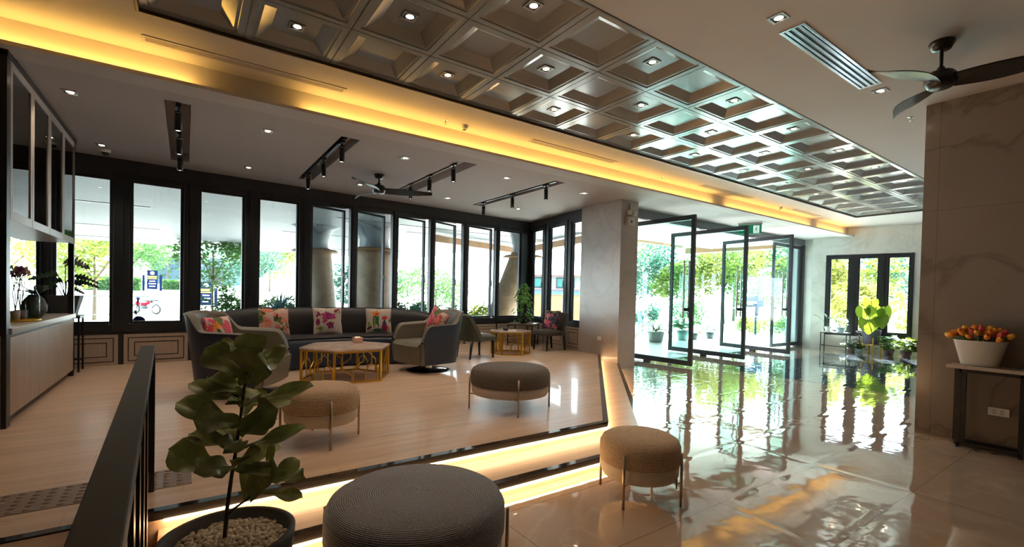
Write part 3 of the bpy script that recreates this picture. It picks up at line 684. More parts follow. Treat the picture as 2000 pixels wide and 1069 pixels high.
# ---- slipper chairs
def slipper(loc, rz, mat, label):
    t = thing('chair', label, 'chair', loc, math.radians(rz), 'upholstered chairs at the small gold table')
    m = MB(); m.grid(lambda u, v: (-.24+.50*u, (v-.5)*.50*(1-.06*u), .375+.05*(math.sin(PI*u)*math.sin(PI*v))**.4), 12, 12)
    m.box(-.24, .26, -.245, .245, .30, .376); m.build('seat', mat, t, bevel=.02, seg=3)
    def bk(s_, u, v):
        y = (u-.5)*2; w_ = .285*(1-.18*v**2)+.03*(1-v)**3; x = -.22-.05*v-.02*v*v + .17*abs(y)**2.6*(1-v*.8) - s_
        z = .30+.44*v-.03*abs(y)**4*v
        return (x, y*w_, z)
    m = MB(); m.grid(lambda u, v: bk(0, u, v), 16, 12); m.grid(lambda u, v: bk(.07, u, v), 16, 12)
    for e in (0, 1):
        m.grid(lambda u, v, e=e: Vector(bk(0, e, v)).lerp(Vector(bk(.07, e, v)), u), 2, 12)
        m.grid(lambda u, v, e=e: Vector(bk(0, u, e)).lerp(Vector(bk(.07, u, e)), v)+Vector((0, 0, .02*math.sin(PI*v)*e)), 16, 3)
    m.build('backrest', mat, t)
    for sx, sy in ((.21, .2), (.21, -.2), (-.23, .2), (-.23, -.2)):
        m = MB(); m.tube([(sx, sy, .31), (sx+(.01 if sx > 0 else -.035), sy, 0)], [.027, .017], 8); m.build('leg', M_black, t)
    return t
slipper((4.13, 6.93, .2), 5, M_green, 'olive green upholstered chair left of the small gold table')
slipper((6.02, 7.25, .2), 182, M_greyup, 'brown grey upholstered chair right of the small gold table')
cushion((6.10, 7.27, .80), (lean, 0, math.radians(-80)), .40, M_cloth5, [('f', P_['rose'], -.35, .4, .4, .35, 0), ('f', P_['pink'], -.1, -.4, .36, .3, .5), ('f', P_['rose'], -.6, -.2, .25, .3, .5), ('l', P_['lime'], .4, .82, .5, .1, .1)], 'dark cushion with pink roses on the brown grey chair')
# ---- console table, tulips, outlets
con = thing('console_table', 'small black metal console table with stone top against the brown marble wall', 'table', (5.80, .93, 0))
MB().box(-.03, .22, -.42, .27, .715, .745).build('stone_top', marblem('cream_stone_top', (.55, .44, .36), (.4, .3, .25), rough=.25, scale=3), con, bevel=.003)
for (x, y) in ((0.0, .18), (.0, -.22), (.17, .225), (.17, -.22)):
    m = MB(); m.box(x-.015, x+.015, y-.018, y+.018, .02, .715); m.lathe([(0, 0), (.016, 0), (.016, .012), (.006, .02)], 10, (x, y, 0)); m.build('leg', M_black, con)
m = MB()
for z in (.03, .70):
    m.bar((0, .18, z), (0, -.22, z), .03, .03); m.bar((.17, .225, z), (.17, -.22, z), .03, .03)
m.bar((0, .145, .03), (0, .145, .70), .034, .03); m.bar((.0, .18, .03), (.17, .225, .03), .02, .02); m.bar((.0, -.22, .03), (.17, -.22, .03), .02, .02)
m.build('base_frame', M_black, con)
pot = thing('flower_pot', 'oval white pot of orange and pink tulips on the console table', 'flower pot', (5.90, 1.0, .745))
m = MB(); m.lathe([(0, .002), (.115, .0), (.125, .01), (.178, .225), (.182, .232), (.174, .232), (.165, .2), (0, .2)], 40, sx=.62, sy=1); m.build('pot', pbr('white_ceramic', (.62, .58, .53), .35), pot)
M_tul = [pbr('tulip_orange', (.80, .26, .02), .5, var=.2, vs=30), pbr('tulip_yellow', (.85, .42, .03), .5, var=.2, vs=30), pbr('tulip_pink', (.70, .10, .12), .5, var=.2, vs=30)]
M_stem = pbr('tulip_stem', (.05, .12, .03), .6)
rnd = random.Random(3)
m = MB()
for k in range(26): 
    a = rnd.uniform(0, 2*PI); q = rnd.uniform(.4, 1); m.tube([(.05*math.cos(a)*.6, .1*math.sin(a)*q, .2), (.09*math.cos(a), .19*math.sin(a)*q, .27)], .006, 5)
    a += .3; b = Vector((.06*math.cos(a), .15*math.sin(a), .21)); m.add([b, b+Vector((.02, .02, .03)), b+Vector((.03*math.cos(a), .09*math.sin(a), .05)), b+Vector((-.02, .0, .03))], [(0, 1, 2, 3)])
m.build('stems', M_stem, pot, fix=False)
for k in range(34):
    a = k*2.39996; q = math.sqrt((k+.5)/34); x, y = .115*q*math.cos(a), .225*q*math.sin(a); z = .262+.075*(1-q*q)+rnd.uniform(-.01, .01)
    tilt = Matrix.Translation((x, y, z)) @ Matrix.Rotation(q*.9, 4, Vector((-math.sin(a), math.cos(a), 0)))
    m = MB(tilt); m.lathe([(.003, -.03), (.018, -.022), (.025, -.002), (.022, .018), (.012, .032)], 9)
    for j in range(3):
        b = j*2.1; m.add([(.012*math.cos(b-.6), .012*math.sin(b-.6), .02), (.02*math.cos(b), .02*math.sin(b), .018), (.012*math.cos(b+.6), .012*math.sin(b+.6), .02), (.008*math.cos(b), .008*math.sin(b), .042)], [(0, 1, 2, 3)], True)
    m.build('tulip', M_tul[(0, 0, 1, 0, 2, 0, 1, 0, 0, 2, 1)[k % 11]], pot, fix=False)
gl = thing('spectacles', 'thin black wire frame glasses lying on the console table', 'glasses', (5.86, .72, .747), math.radians(80))
m = MB()
for s_ in (-1, 1): m.tube([(s_*.03+.022*math.cos(a*PI/8), .0+.004*math.sin(a*PI/8), .02+.016*math.sin(a*PI/8)) for a in range(17)], .0018, 5); m.tube([(s_*.052, 0, .02), (s_*.054, .05, .022), (s_*.05, .1, .006)], .0018, 5)
m.tube([(-.008, 0, .022), (.008, 0, .022)], .0018, 5); m.build('frame', M_black, gl)
def outlet(loc, rz, label, twin=True):
    t = thing('power_outlet', label, 'power outlet', loc, rz)
    w_ = .07 if twin else .045
    MB().box(-w_, w_, -.012, 0, -.037, .037).build('plate', M_white, t, bevel=.004)
    m = MB()
    for c in ((-.03, .022) if twin else (0,)):
        for dz in (-.012, .012):
            for dx in (-.007, .007): m.box(c+dx-.0025, c+dx+.0025, -.0135, -.011, dz-.005, dz+.005)
    m.build('sockets', M_black, t)
outlet((6.05, .885, .33), -PI/2, 'white twin power outlet on the brown marble wall under the console')
outlet((6.40, 6.21, .51), -PI/2, 'white power outlet low on the marble column', False)
# ---- handrail
rail = thing('handrail', 'black metal handrail with flat top rail in the left foreground', 'handrail', (0, 0, 0))
m = MB(); m.bar((-.162, 3.17, .965), (-.078, .35, .965), .058, .035); m.build('top_rail', M_black if False else pbr('textured_black_steel', (.055, .040, .034), .62, bump=.0004, bs=250, spec=.3), rail, bevel=.003)
for i, (y, wd) in enumerate(((3.14, .055), (2.30, .03), (1.90, .03), (1.55, .03), (1.24, .03), (.95, .03), (.65, .03))):
    x = -.162+(3.17-y)*.0309+.004
    z0 = .2 if y > 2.8 else (.1 if y > 2.5 else 0.0)
    m = MB(); m.box(x-wd/2, x+wd/2, y-wd/2 if i == 0 else y-.02, y+wd/2 if i == 0 else y+.02, z0, .95); m.build('post' if i == 0 else 'baluster', M_black, rail)
m = MB(); m.bar((-.16, 3.1, .30), (-.085, .4, .12), .02, .03); m.build('bottom_rail', M_black, rail)
# ---- tactile metal strip
tp = thing('tactile_strip', 'row of studded tactile metal plates on the platform by the ramp', 'tactile strip', (-.36, 3.29, .2))
M_tact = pbr('worn_bronze_plate', (.30, .22, .17), .38, metal=.5, var=.15, vs=6)
for i in range(4):
    m = MB(); m.box(-1.2+i*.4+.003, -.8+i*.4-.003, -.15, .15, 0, .004); m.build('plate', M_tact, tp)
m = MB()
for i in range(26):
    for j in range(6): m.ball((-1.17+i*.0605, -.125+j*.05, .004), (.017, .012, .006), 8)
tag(m.build('studs', M_tact, tp), kind='stuff')
# ---- cabinet
cab = thing('cabinet', 'tall built in cabinet with pale glass doors and open counter niche at the left edge', 'cabinet', (0, 0, 0))
XC = -1.10
M_doorf = pbr('pale_cabinet_frame', (.42, .36, .32), .4)
M_cabw = woodm('pale_cabinet_oak', (.44, .34, .26), (.55, .44, .35), rough=.45, along='z', gs=2)
M_smoke = glassm('smoked_door_glass', (.10, .12, .13), 0, 1.6)
m = MB(); m.box(XC-.10, XC+.0, 5.04, 5.13, .2, 3.02); m.build('front_post', M_black, cab)
MB().box(XC-.05, XC, 7.60, 7.66, .2, 3.0).build('far_post', M_black, cab)
m = MB(); m.box(XC-.45, XC+.005, 5.04, 7.70, 3.0, 3.05); m.build('top_trim', M_black, cab)
m = MB(); m.box(XC-.42, XC-.02, 5.13, 7.66, 1.80, 1.83); m.build('upper_bottom', M_doorf, cab)
MB().box(XC-.45, XC-.42, 5.13, 7.66, 1.80, 3.0).build('upper_back', M_black, cab)
MB().box(XC-.44, XC-.04, 7.64, 7.66, 1.83, 3.0).build('side_panel', M_black, cab)
dy = (7.66-5.14)/4
for i in range(4):
    y0 = 5.14+i*dy; y1 = y0+dy-.012; m = MB()
    for q in ((y0, y0+.05, 1.79, 3.0), (y1-.05, y1, 1.79, 3.0), (y0+.05, y1-.05, 1.79, 1.86), (y0+.05, y1-.05, 2.94, 3.0)): m.box(XC-.02, XC, q[0], q[1], q[2], q[3])
    d = m.build('glass_door', M_doorf, cab, bevel=.002)
    MB().box(XC-.013, XC-.008, y0+.05, y1-.05, 1.86, 2.94).build('pane', M_smoke, d)
m = MB(); m.box(XC-.45, XC+.012, 5.13, 7.68, .905, .955); m.build('counter_top', pbr('cream_counter', (.50, .42, .34), .3), cab, bevel=.003)
MB().box(XC-.43, XC-.004, 5.13, 7.66, .885, .905).build('shadow_strip', M_black, cab)
MB().box(XC-.44, XC-.02, 5.13, 7.64, .27, .885).build('carcass', M_cabw, cab)
for i in range(3):
    y0 = 5.14+i*.84; MB().box(XC-.02, XC, y0, y0+.835, .275, .883).build('lower_door', M_cabw, cab, bevel=.002)
MB().box(XC-.40, XC-.045, 5.10, 7.62, .2, .27).build('toe_kick', pbr('dark_plinth', (.07, .05, .04), .4), cab)
m = MB(); m.box(XC-.10, XC-.02, 3.9, 5.04, 1.76, 1.80); m.box(XC-.10, XC-.02, 3.9, 5.04, .9, .93); m.box(XC-.08, XC-.04, 3.9, 5.04, 1.8, 3.02)
MB().box(XC-.12, XC-.09, 3.95, 5.04, 1.82, 3.0).build('side_pane', pbr('olive_panel', (.10, .09, .06), .4), cab)
MB().box(XC-.12, XC-.03, 3.95, 5.04, .2, .9).build('end_panel', M_cabw, cab)
MB().box(XC-.12, XC-.03, 3.95, 5.04, 1.78, 1.82).build('shelf', M_black, cab)
# ---- ceiling things
M_dlframe = pbr('downlight_frame', (.35, .33, .31), .3, metal=.8)
def downlight(x, y, z, label, group, e=14, cone=True, dark=False):
    t = thing('downlight', label, 'downlight', (x, y, z), 0, group)
    m = MB()
    for q in ((-.055, .055, -.055, -.042), (-.055, .055, .042, .055), (-.055, -.042, -.042, .042), (.042, .055, -.042, .042)): m.box(*q, -.006, .004)
    m.build('frame', M_dlframe, t)
    MB().box(-.042, .042, -.042, .042, -.0006, .003).build('recess', M_black, t)
    m = MB(); m.lathe([(.0, -.003), (.024, -.003), (.029, -.001)], 16, (.006, .0, 0)); m.build('lamp', M_lamp, t)
    if e:
        l = bpy.data.lights.new('downlight_beam', 'SPOT'); l.energy = e; l.spot_size = math.radians(110); l.spot_blend = .8; l.color = (1, .80, .60); l.shadow_soft_size = .04
        lo = bpy.data.objects.new('downlight_beam', l); C.objects.link(lo); lo.location = (x, y, z-.02); 
    return t
ordn = ['first', 'second', 'third', 'fourth', 'fifth', 'sixth', 'seventh', 'eighth', 'ninth', 'tenth', 'eleventh', 'twelfth']
E_DL = 17
cnt = [0, 0, 0]
for i in range(NXC):
    for j in range(NYC):
        if (i+j) % 2 == 1:
            z = ZM+.022+.06
            x, y = CX0+(i+.5)*px, CY0+(j+.5)*py
            lab = 'coffer downlight, %s from the camera in the %s' % (ordn[cnt[j]], ('row farthest from the windows', 'middle row', 'row nearest the windows')[j])
            cnt[j] += 1
            downlight(x, y, z-.003, lab, 'downlights in the coffered ceiling', E_DL if i < 16 else 0)
for j, y in enumerate((5.84, 7.77)):
    for i in range(5):
        downlight(-.88+1.61*i, y, ZC-.001, 'lounge downlight, %s from the cabinet in the row nearest the %s' % (ordn[i], ('amber cove', 'windows')[j]), 'downlights in the lounge ceiling', 30)
downlight(3.38, 1.645, ZM-.001, 'square downlight in the lobby ceiling at the near end of the steel air grille', 'downlights beside the air grille', 8)
downlight(5.29, 1.63, ZM-.001, 'square downlight in the lobby ceiling at the far end of the steel air grille', 'downlights beside the air grille', 8)
# lights and heads of the tracks
tl = [((-.07, 5.62), (-.07, 6.60), (-.07, 7.50)), ((1.50, 5.70), (1.50, 6.58), (1.50, 7.55)), ((2.98, 5.70), (2.98, 6.46), (2.98, 7.18)), ((4.69, 5.80), (4.69, 6.73), (4.69, 7.70))]
M_spot = emit('spot_lens', (1, .93, .85), 6, False)
for i, hs in enumerate(tl):
    x = hs[0][0]
    t = thing('light_track', 'black lighting track in the %s ceiling recess from the cabinet' % ordn[i], 'light track', (x, 0, ZC), 0, 'black lighting tracks')
    MB().box(-.018, .018, 5.56, 7.96, .0, .12).build('rail', M_black, t)
    t.location.z = ZC+.0
    for j, (hx, hy) in enumerate(hs):
        h = thing('track_spotlight', 'black cylinder spotlight %s on the %s lighting track from the cabinet' % (('nearest the amber cove', 'in the middle', 'nearest the windows')[j], ordn[i]), 'spotlight', (hx, hy, ZC), 0, 'cylinder spotlights on the tracks')
        MB().box(-.02, .02, -.06, .06, -.022, .0).build('adapter', M_black, h)
        m = MB(); m.tube([(0, 0, -.02), (0, 0, -.05)], .012, 8); m.lathe([(0, -.05), (.030, -.05), (.032, -.055), (.032, -.235), (.027, -.24), (.024, -.225)], 20); m.build('body', M_black, h)
        MB().lathe([(0, -.232), (.024, -.232)], 16).build('lens', M_spot, h)
        MB().lathe([(.0325, -.066), (.0325, -.072)], 20).build('ring', M_chrome, h)
        l = bpy.data.lights.new('track_beam', 'SPOT'); l.energy = 16; l.spot_size = math.radians(80); l.spot_blend = .9; l.color = (1, .84, .68); l.shadow_soft_size = .03
        lo = bpy.data.objects.new('track_beam', l); C.objects.link(lo); lo.location = (hx, hy, ZC-.25)
# ceiling fans
def fan(loc, drop, blades, angs_, label, mat, L_=.68):
    t = thing('ceiling_fan', label, 'ceiling fan', loc)
    m = MB(); m.lathe([(0, 0), (.075, 0), (.078, -.01), (.055, -.06), (.0, -.062)], 28); m.build('canopy', mat, t)
    MB().tube([(0, 0, -.05), (0, 0, -drop+.08)], .012, 12).build('downrod', mat, t)
    m = MB(); m.lathe([(.02, -drop+.11), (.03, -drop+.085), (.075, -drop+.07), (.098, -drop+.04), (.10, -drop+.0), (.085, -drop-.03), (.07, -drop-.045), (0, -drop-.05)], 32); m.build('motor', mat, t)
    for a in angs_:
        def bf(s_):
            def f(u, v):
                r_ = .07+u*L_; w_ = (.045+.055*math.sin(PI*min(1, u*1.15+.05)))*(1-.75*max(0, (u-.75)/.25)**2); yy = (v-.5)*2*w_+.05*math.sin(u*PI)*.6
                return (r_, yy, -drop-.005-(v-.5)*.055*(1-.4*u)+s_)
            return f
        m = MB(Matrix.Rotation(math.radians(a), 4, 'Z')); m.grid(bf(.004), 16, 4); m.grid(bf(-.004), 16, 4); m.build('blade', mat, t, fix=False)
    return t
M_fanb = pbr('fan_black', (.018, .018, .019), .3, coat=.2)
fan((2.37, 6.92, ZC), .235, 3, (98, -23, 225), 'black three bladed ceiling fan over the curved sofa', M_fanb, .72)
fan((4.66, 1.06, ZM), .30, 3, (-84, 38, 158), 'black ceiling fan at the top right over the lobby', M_fanb, .62)
# grilles
def grille(loc, L, W, n, label, mat, dark, name='air_grille'):
    t = thing(name, label, 'air grille', loc)
    m = MB(); e = .022
    for q in ((-L/2, L/2, -W/2, -W/2+e), (-L/2, L/2, W/2-e, W/2), (-L/2, -L/2+e, -W/2+e, W/2-e), (L/2-e, L/2, -W/2+e, W/2-e)): m.box(*q, -.007, .004)
    m.build('frame', mat, t, bevel=.002)
    MB().box(-L/2+e, L/2-e, -W/2+e, W/2-e, -.0008, .001).build('duct', dark, t)
    iw = (W-2*e)
    for k in range(n):
        y = -iw/2+iw*(k+.5)/n; MB().box(-L/2+e, L/2-e, y-iw/n*.25, y+iw/n*.25, -.006, -.001).build('slat', mat, t)
    return t
grille((4.34, 1.645, ZM), 1.53, .175, 3, 'polished steel linear air grille in the lobby ceiling, top right', M_chrome, M_black)
for i, (x0, x1) in enumerate(((-.30, 1.28), (3.60, 5.16), (7.35, 8.98), (10.7, 12.0))):
    grille(((x0+x1)/2, 4.79 if i else 4.77, ZM), x1-x0, .125, 5, 'cream slotted air grille beside the coffered ceiling, %s from the camera' % ordn[i], M_paint, M_black)
def sprinkler(x, y, label):
    t = thing('sprinkler_head', label, 'sprinkler', (x, y, ZM))
    m = MB(); m.lathe([(0, -.002), (.03, -.002), (.032, 0)], 16); m.tube([(0, 0, 0), (0, 0, -.035)], .006, 8); m.lathe([(0, -.036), (.018, -.038), (.0, -.04)], 12); m.build('head', M_chrome, t)
sprinkler(2.43, 4.865, 'small sprinkler head by the cove left of the smoke detector')
sprinkler(6.34, 4.86, 'small sprinkler head by the cove between the second and third slotted grille')
sprinkler(6.30, 1.66, 'small sprinkler head in the lobby ceiling near the right hand fan')
for x, y, lb in ((2.68, 4.87, 'round white smoke detector by the cove, nearest the camera'), (10.3, 4.855, 'round white smoke detector by the cove near the glass doors')):
    t = thing('smoke_detector', lb, 'smoke detector', (x, y, ZM)); MB().lathe([(0, -.045), (.03, -.045), (.045, -.03), (.05, 0)], 24).build('housing', M_white, t); MB().lathe([(.025, -.0455), (.02, -.052), (0, -.052)], 16).build('sensor', M_darkband, t)
t = thing('security_camera', 'white dome security camera on the lounge ceiling beside the cabinet', 'camera', (-.86, 7.98, ZC))
MB().lathe([(0, 0), (.055, 0), (.055, -.03), (.05, -.045)], 24).build('housing', M_white, t); MB().ball((0, 0, -.04), .042, 16).build('dome', M_black, t)
# emergency light on the column
t = thing('emergency_light', 'white twin head emergency light high on the marble column', 'emergency light', (6.60, 5.75, 2.70))
MB().box(-.09, .09, -.07, 0, -.10, .06).build('housing', pbr('aged_white', (.55, .52, .47), .5), t, bevel=.006)
for s_ in (-1, 1):
    m = MB(Matrix.Translation((s_*.06, -.05, .13)) @ Matrix.Rotation(.5*s_, 4, 'Z')); m.tube([(0, .03, 0), (0, -.05, -.01)], [.035, .045], 16); m.build('lamp_head', MATS['aged_white'], t)
MB().tube([(0, -.02, .06), (0, -.02, .2), (0, -.005, .30)], .006, 6).build('cable', M_black, t)
MB().box(-.02, .02, -.072, -.07, -.05, -.01).build('indicator', M_darkband, t)
# exit sign (running figure)
ex = thing('exit_sign', 'green running figure exit sign hanging above the glass doors', 'sign', (10.65, 5.67, 2.98), math.radians(-58))
M_exit = emit('exit_green', (.0, .20, .09), .5, False); M_exw = emit('exit_white', (.75, .9, .85), .8, False)
MB().box(-.24, .24, -.015, .015, -.16, .05).build('panel', M_exit, ex, bevel=.003)
MB().box(-.25, .25, -.025, .025, .05, .08).build('housing', M_white, ex)
for s_ in (-1,):
    MB().box(.07, .19, s_*.0165-.001, s_*.0165+.001, -.14, .03).build('pictogram_field', M_exw, ex)
    m = MB(); y = s_*.019
    for a, b, w_ in (((.13, -.02), (.125, -.07), .022), ((.125, -.07), (.105, -.10), .013), ((.105, -.10), (.085, -.10), .012), ((.125, -.07), (.15, -.095), .013), ((.15, -.095), (.148, -.13), .012), ((.13, -.03), (.10, -.045), .010), ((.13, -.03), (.155, -.04), .010), ((.155, -.04), (.16, -.06), .009)):
        m.bar((a[0], y, a[1]), (b[0], y, b[1]), w_, .002, up=(0, 1, 0))
    m.ball((.135, y, .005), (.013, .001, .013), 10); m.build('running_figure', M_exit, ex)
    m = MB()
    for a, b in (((-.20, -.055), (-.10, -.055)), ((-.20, -.055), (-.165, -.025)), ((-.20, -.055), (-.165, -.085))): m.bar((a[0], s_*.0165, a[1]), (b[0], s_*.0165, b[1]), .016, .002, up=(0, 1, 0))
    m.build('arrow', M_exw, ex)
# ================================================================== plants
def leafm(name, c, tc, rough=.45, mix=.35, var=.3, vs=14):
    m, t, p = _mk(name)
    out = [n for n in t.nodes if n.type == 'OUTPUT_MATERIAL'][0]
    tr = N(t, 'ShaderNodeBsdfTranslucent'); tr.inputs[0].default_value = (*tc, 1); mx = N(t, 'ShaderNodeMixShader'); mx.inputs[0].default_value = mix
    n = N(t, 'ShaderNodeTexNoise'); n.inputs['Scale'].default_value = vs; n.inputs['Detail'].default_value = 3; t.links.new(coords(t), n.inputs['Vector'])
    t.links.new(ramp(t, n.outputs[0], [(.3, tuple(q*(1-var) for q in c)), (.7, tuple(min(1, q*(1+var)) for q in c))]), p.inputs['Base Color'])
    p.inputs['Roughness'].default_value = rough
    t.links.new(p.outputs[0], mx.inputs[1]); t.links.new(tr.outputs[0], mx.inputs[2]); t.links.new(mx.outputs[0], out.inputs[0])
    return m
M_fig = leafm('fig_leaf', (.26, .28, .11), (.12, .15, .035), .38, .12, .35, 22)
M_figb = pbr('fig_vein', (.30, .31, .15), .5)
M_bark = pbr('brown_bark', (.09, .065, .04), .8, var=.2, vs=30)
M_green1 = leafm('houseplant_leaf', (.06, .16, .03), (.22, .42, .05), .4, .3)
M_green2 = leafm('bright_heart_leaf', (.07, .15, .02), (.17, .24, .02), .4, .5, .35, 9)
M_silver = leafm('silver_leaf', (.14, .20, .15), (.2, .3, .18), .5, .3)
M_darkleaf = leafm('dark_leaf', (.02, .035, .02), (.06, .10, .03), .35, .15)
def leaf(mb, base, tip, w, nrm, kind='ovate', fold=.25, droop=.15, wave=.06, nu=10, nv=6):
    base = Vector(base); tip = Vector(tip); ax = tip-base; L = ax.length; ax.normalize(); n = Vector(nrm); n = (n-ax*n.dot(ax))
    n = n.normalized() if n.length > 1e-4 else Vector((0, 0, 1)); sd = ax.cross(n).normalized()
    ph = random.uniform(0, 6)
    def f(u, v):
        s = (v-.5)*2
        if kind == 'fiddle': wd = max(.03, (.10+1.02*u**.85)*(1-u**7)**.5*1.08)
        elif kind == 'split': wd = max(.05, (math.sin(PI*min(1, (u*.86+.14)))**.7)*(1.25-.75*u)*(1 if int(u*nu+.5) % 2 else .38))
        elif kind == 'heart': wd = (math.sin(PI*min(1, (u*.86+.14)))**.7)*(1.25-.75*u)+.02
        elif kind == 'blade': wd = max(.03, (1-u)**.8*(.6+.4*min(1, u*6)))
        else: wd = math.sin(PI*u)**.8+.02
        back = -.22*L*abs(s)**1.5*(1-u)**3 if kind == 'heart' else 0
        y = s*wd*w/2
        z = -fold*w*(abs(s)**1.3)*wd*.5*-1 - droop*L*u*u + wave*w*math.sin(u*9+ph+s*1.5)*abs(s)
        return base+ax*(u*L+back)+sd*y+n*z
    mb.grid(f, nu, nv, True)
def toward(p, c=(0, 0, 1.3)): return (Vector(c)-Vector(p)).normalized()
# ---- the fiddle leaf fig in its planter
fig = thing('potted_fig', 'fiddle leaf fig in a dark round planter with pebbles, in the foreground', 'plant', (.13, 1.865, 0))
M_planter = pbr('dark_fibre_planter', (.045, .038, .036), .7, var=.1, vs=8, bump=.0008, bs=60)
m = MB(); m.lathe([(0, .02), (.135, .0), (.15, .02), (.185, .22), (.208, .42), (.210, .448), (.200, .452), (.190, .448), (.186, .40), (0, .398)], 56); m.build('planter', M_planter, fig)
pebb = MB(); rnd = random.Random(5); cnt_ = 0
for k in range(330):
    a = k*2.39996; q = math.sqrt((k+.5)/330)*.176; s_ = rnd.uniform(.0085, .0135)
    x, y = q*math.cos(a)+rnd.uniform(-.004, .004), q*math.sin(a)+rnd.uniform(-.004, .004)
    ra = rnd.uniform(0, PI); xf = Matrix.Translation((x, y, .408+.012*(1-(q/.18)**2)+rnd.uniform(0, .006))) @ Matrix.Rotation(ra, 4, 'Z'); o_ = MB(xf); o_.ball((0, 0, 0), (s_*1.25, s_*.9, s_*.75), 8)
    pebb.add(o_.v, o_.f, True)
pebb = pebb.build('pebbles', pbr('cream_pebbles', (.50, .40, .28), .6, var=.35, vs=45), fig); tag(pebb, kind='stuff')
MB().lathe([(0, .404), (.18, .400)], 24).build('soil', M_bark, fig)
figl = [((0.189, 1.842, 1.047), (0.184, 1.823, 1.14), 0.086), ((0.169, 1.856, 1.057), (0.11, 1.96, 1.12), 0.039), ((0.155, 1.865, 0.992), (0.065, 1.857, 1.093), 0.086), ((0.175, 1.85, 0.97), (0.176, 1.656, 1.081), 0.112),
((0.198, 1.836, 1.054), (0.297, 1.865, 1.1), 0.032), ((0.21, 1.827, 1.048), (0.284, 1.776, 1.078), 0.054), ((0.17, 1.852, 0.9), (0.021, 1.897, 0.981), 0.055), ((0.164, 1.858, 0.95), (0.124, 2.009, 0.978), 0.06), ((0.185, 1.842, 0.9), (0.333, 1.678, 0.983), 0.052),
((0.194, 1.835, 0.893), (0.314, 1.849, 0.902), 0.053), ((0.153, 1.862, 0.828), (-0.011, 1.907, 0.919), 0.075), ((0.159, 1.858, 0.806), (0.223, 1.68, 0.907), 0.090), ((0.16, 1.856, 0.742), (0.021, 1.93, 0.803), 0.055), ((0.148, 1.865, 0.763), (0.095, 2.05, 0.81), 0.085),
((0.171, 1.848, 0.746), (0.316, 1.699, 0.835), 0.052), ((0.148, 1.862, 0.67), (0.281, 1.893, 0.742), 0.066), ((0.119, 1.882, 0.648), (-0.027, 1.889, 0.765), 0.10), ((0.131, 1.875, 0.67), (0.213, 1.671, 0.72), 0.039), ((0.173, 1.843, 0.563), (0.201, 1.886, 0.678), 0.058),
((0.231, 1.803, 0.622), (0.334, 1.793, 0.685), 0.055), ((0.237, 1.799, 0.629), (0.252, 1.816, 0.746), 0.024), ((0.19, 1.83, 0.564), (0.222, 1.714, 0.714), 0.076), ((0.225, 1.807, 0.593), (0.318, 1.693, 0.603), 0.040), ((0.242, 1.795, 0.633), (0.313, 1.649, 0.691), 0.052)]
for h_, a_, el_, L_, w_ in ((1.0, 250, .7, .12, .08), (.97, 20, .8, .11, .07), (.93, 150, .5, .13, .08), (.90, 265, .3, .12, .09), (.86, 60, .6, .13, .08), (.83, 200, .35, .14, .09), (.79, 320, .5, .13, .08), (.77, 250, .2, .13, .09), (.73, 110, .5, .13, .08), (.70, 285, .4, .12, .08), (.68, 215, .3, .13, .08)):
    b_ = Vector((.115+.07*(h_-.4)/.65, 1.88-.035*(h_-.4)/.65, h_)); a_ = math.radians(a_)
    figl.append((tuple(b_), tuple(b_+Vector((math.cos(a_)*math.cos(el_), math.sin(a_)*math.cos(el_), math.sin(el_)))*L_), w_))
off = Vector((.13, 1.865, 0)); random.seed(11)
for i, (b, t_, w_) in enumerate(figl):
    b = Vector(b)-off; t_ = Vector(t_)-off
    n = (toward(b+off)*1.0+Vector((0, 0, .75))).normalized()
    if i in (3, 11, 21): n = (toward(b+off)*.9+Vector((0, 0, .25))).normalized()
    m = MB(); leaf(m, b, b+(t_-b)*1.06, w_*1.3, n, 'fiddle', .26, .10, .13, 14, 8); lf = m.build('leaf', M_fig, fig, fix=False)
    ax = (t_-b); mv = MB(); pts = [b+ax*u-n*(.10*ax.length*u*u)+n*.0016 for u in [k/8 for k in range(8)]]; mv.tube(pts, [.0016*(1-.1*k) for k in range(8)], 5); mv.build('midrib', M_figb, lf)
st = [(0.117, 1.879, 0.40), (0.125, 1.876, 0.533), (0.136, 1.87, 0.641), (0.148, 1.864, 0.734), (0.162, 1.857, 0.864), (0.17, 1.853, 0.95), (0.187, 1.844, 1.05)]
MB().tube([Vector(q)-off for q in st], [.0075, .0068, .0062, .0056, .005, .0045, .003], 10).build('stem', M_bark, fig)
MB().tube([Vector(q)-off for q in ((0.129, 1.872, 0.515), (0.150, 1.858, 0.538), (0.179, 1.839, 0.563), (0.225, 1.807, 0.615), (0.236, 1.80, 0.64))], [.0045, .004, .004, .003, .002], 8).build('side_shoot', M_bark, fig)
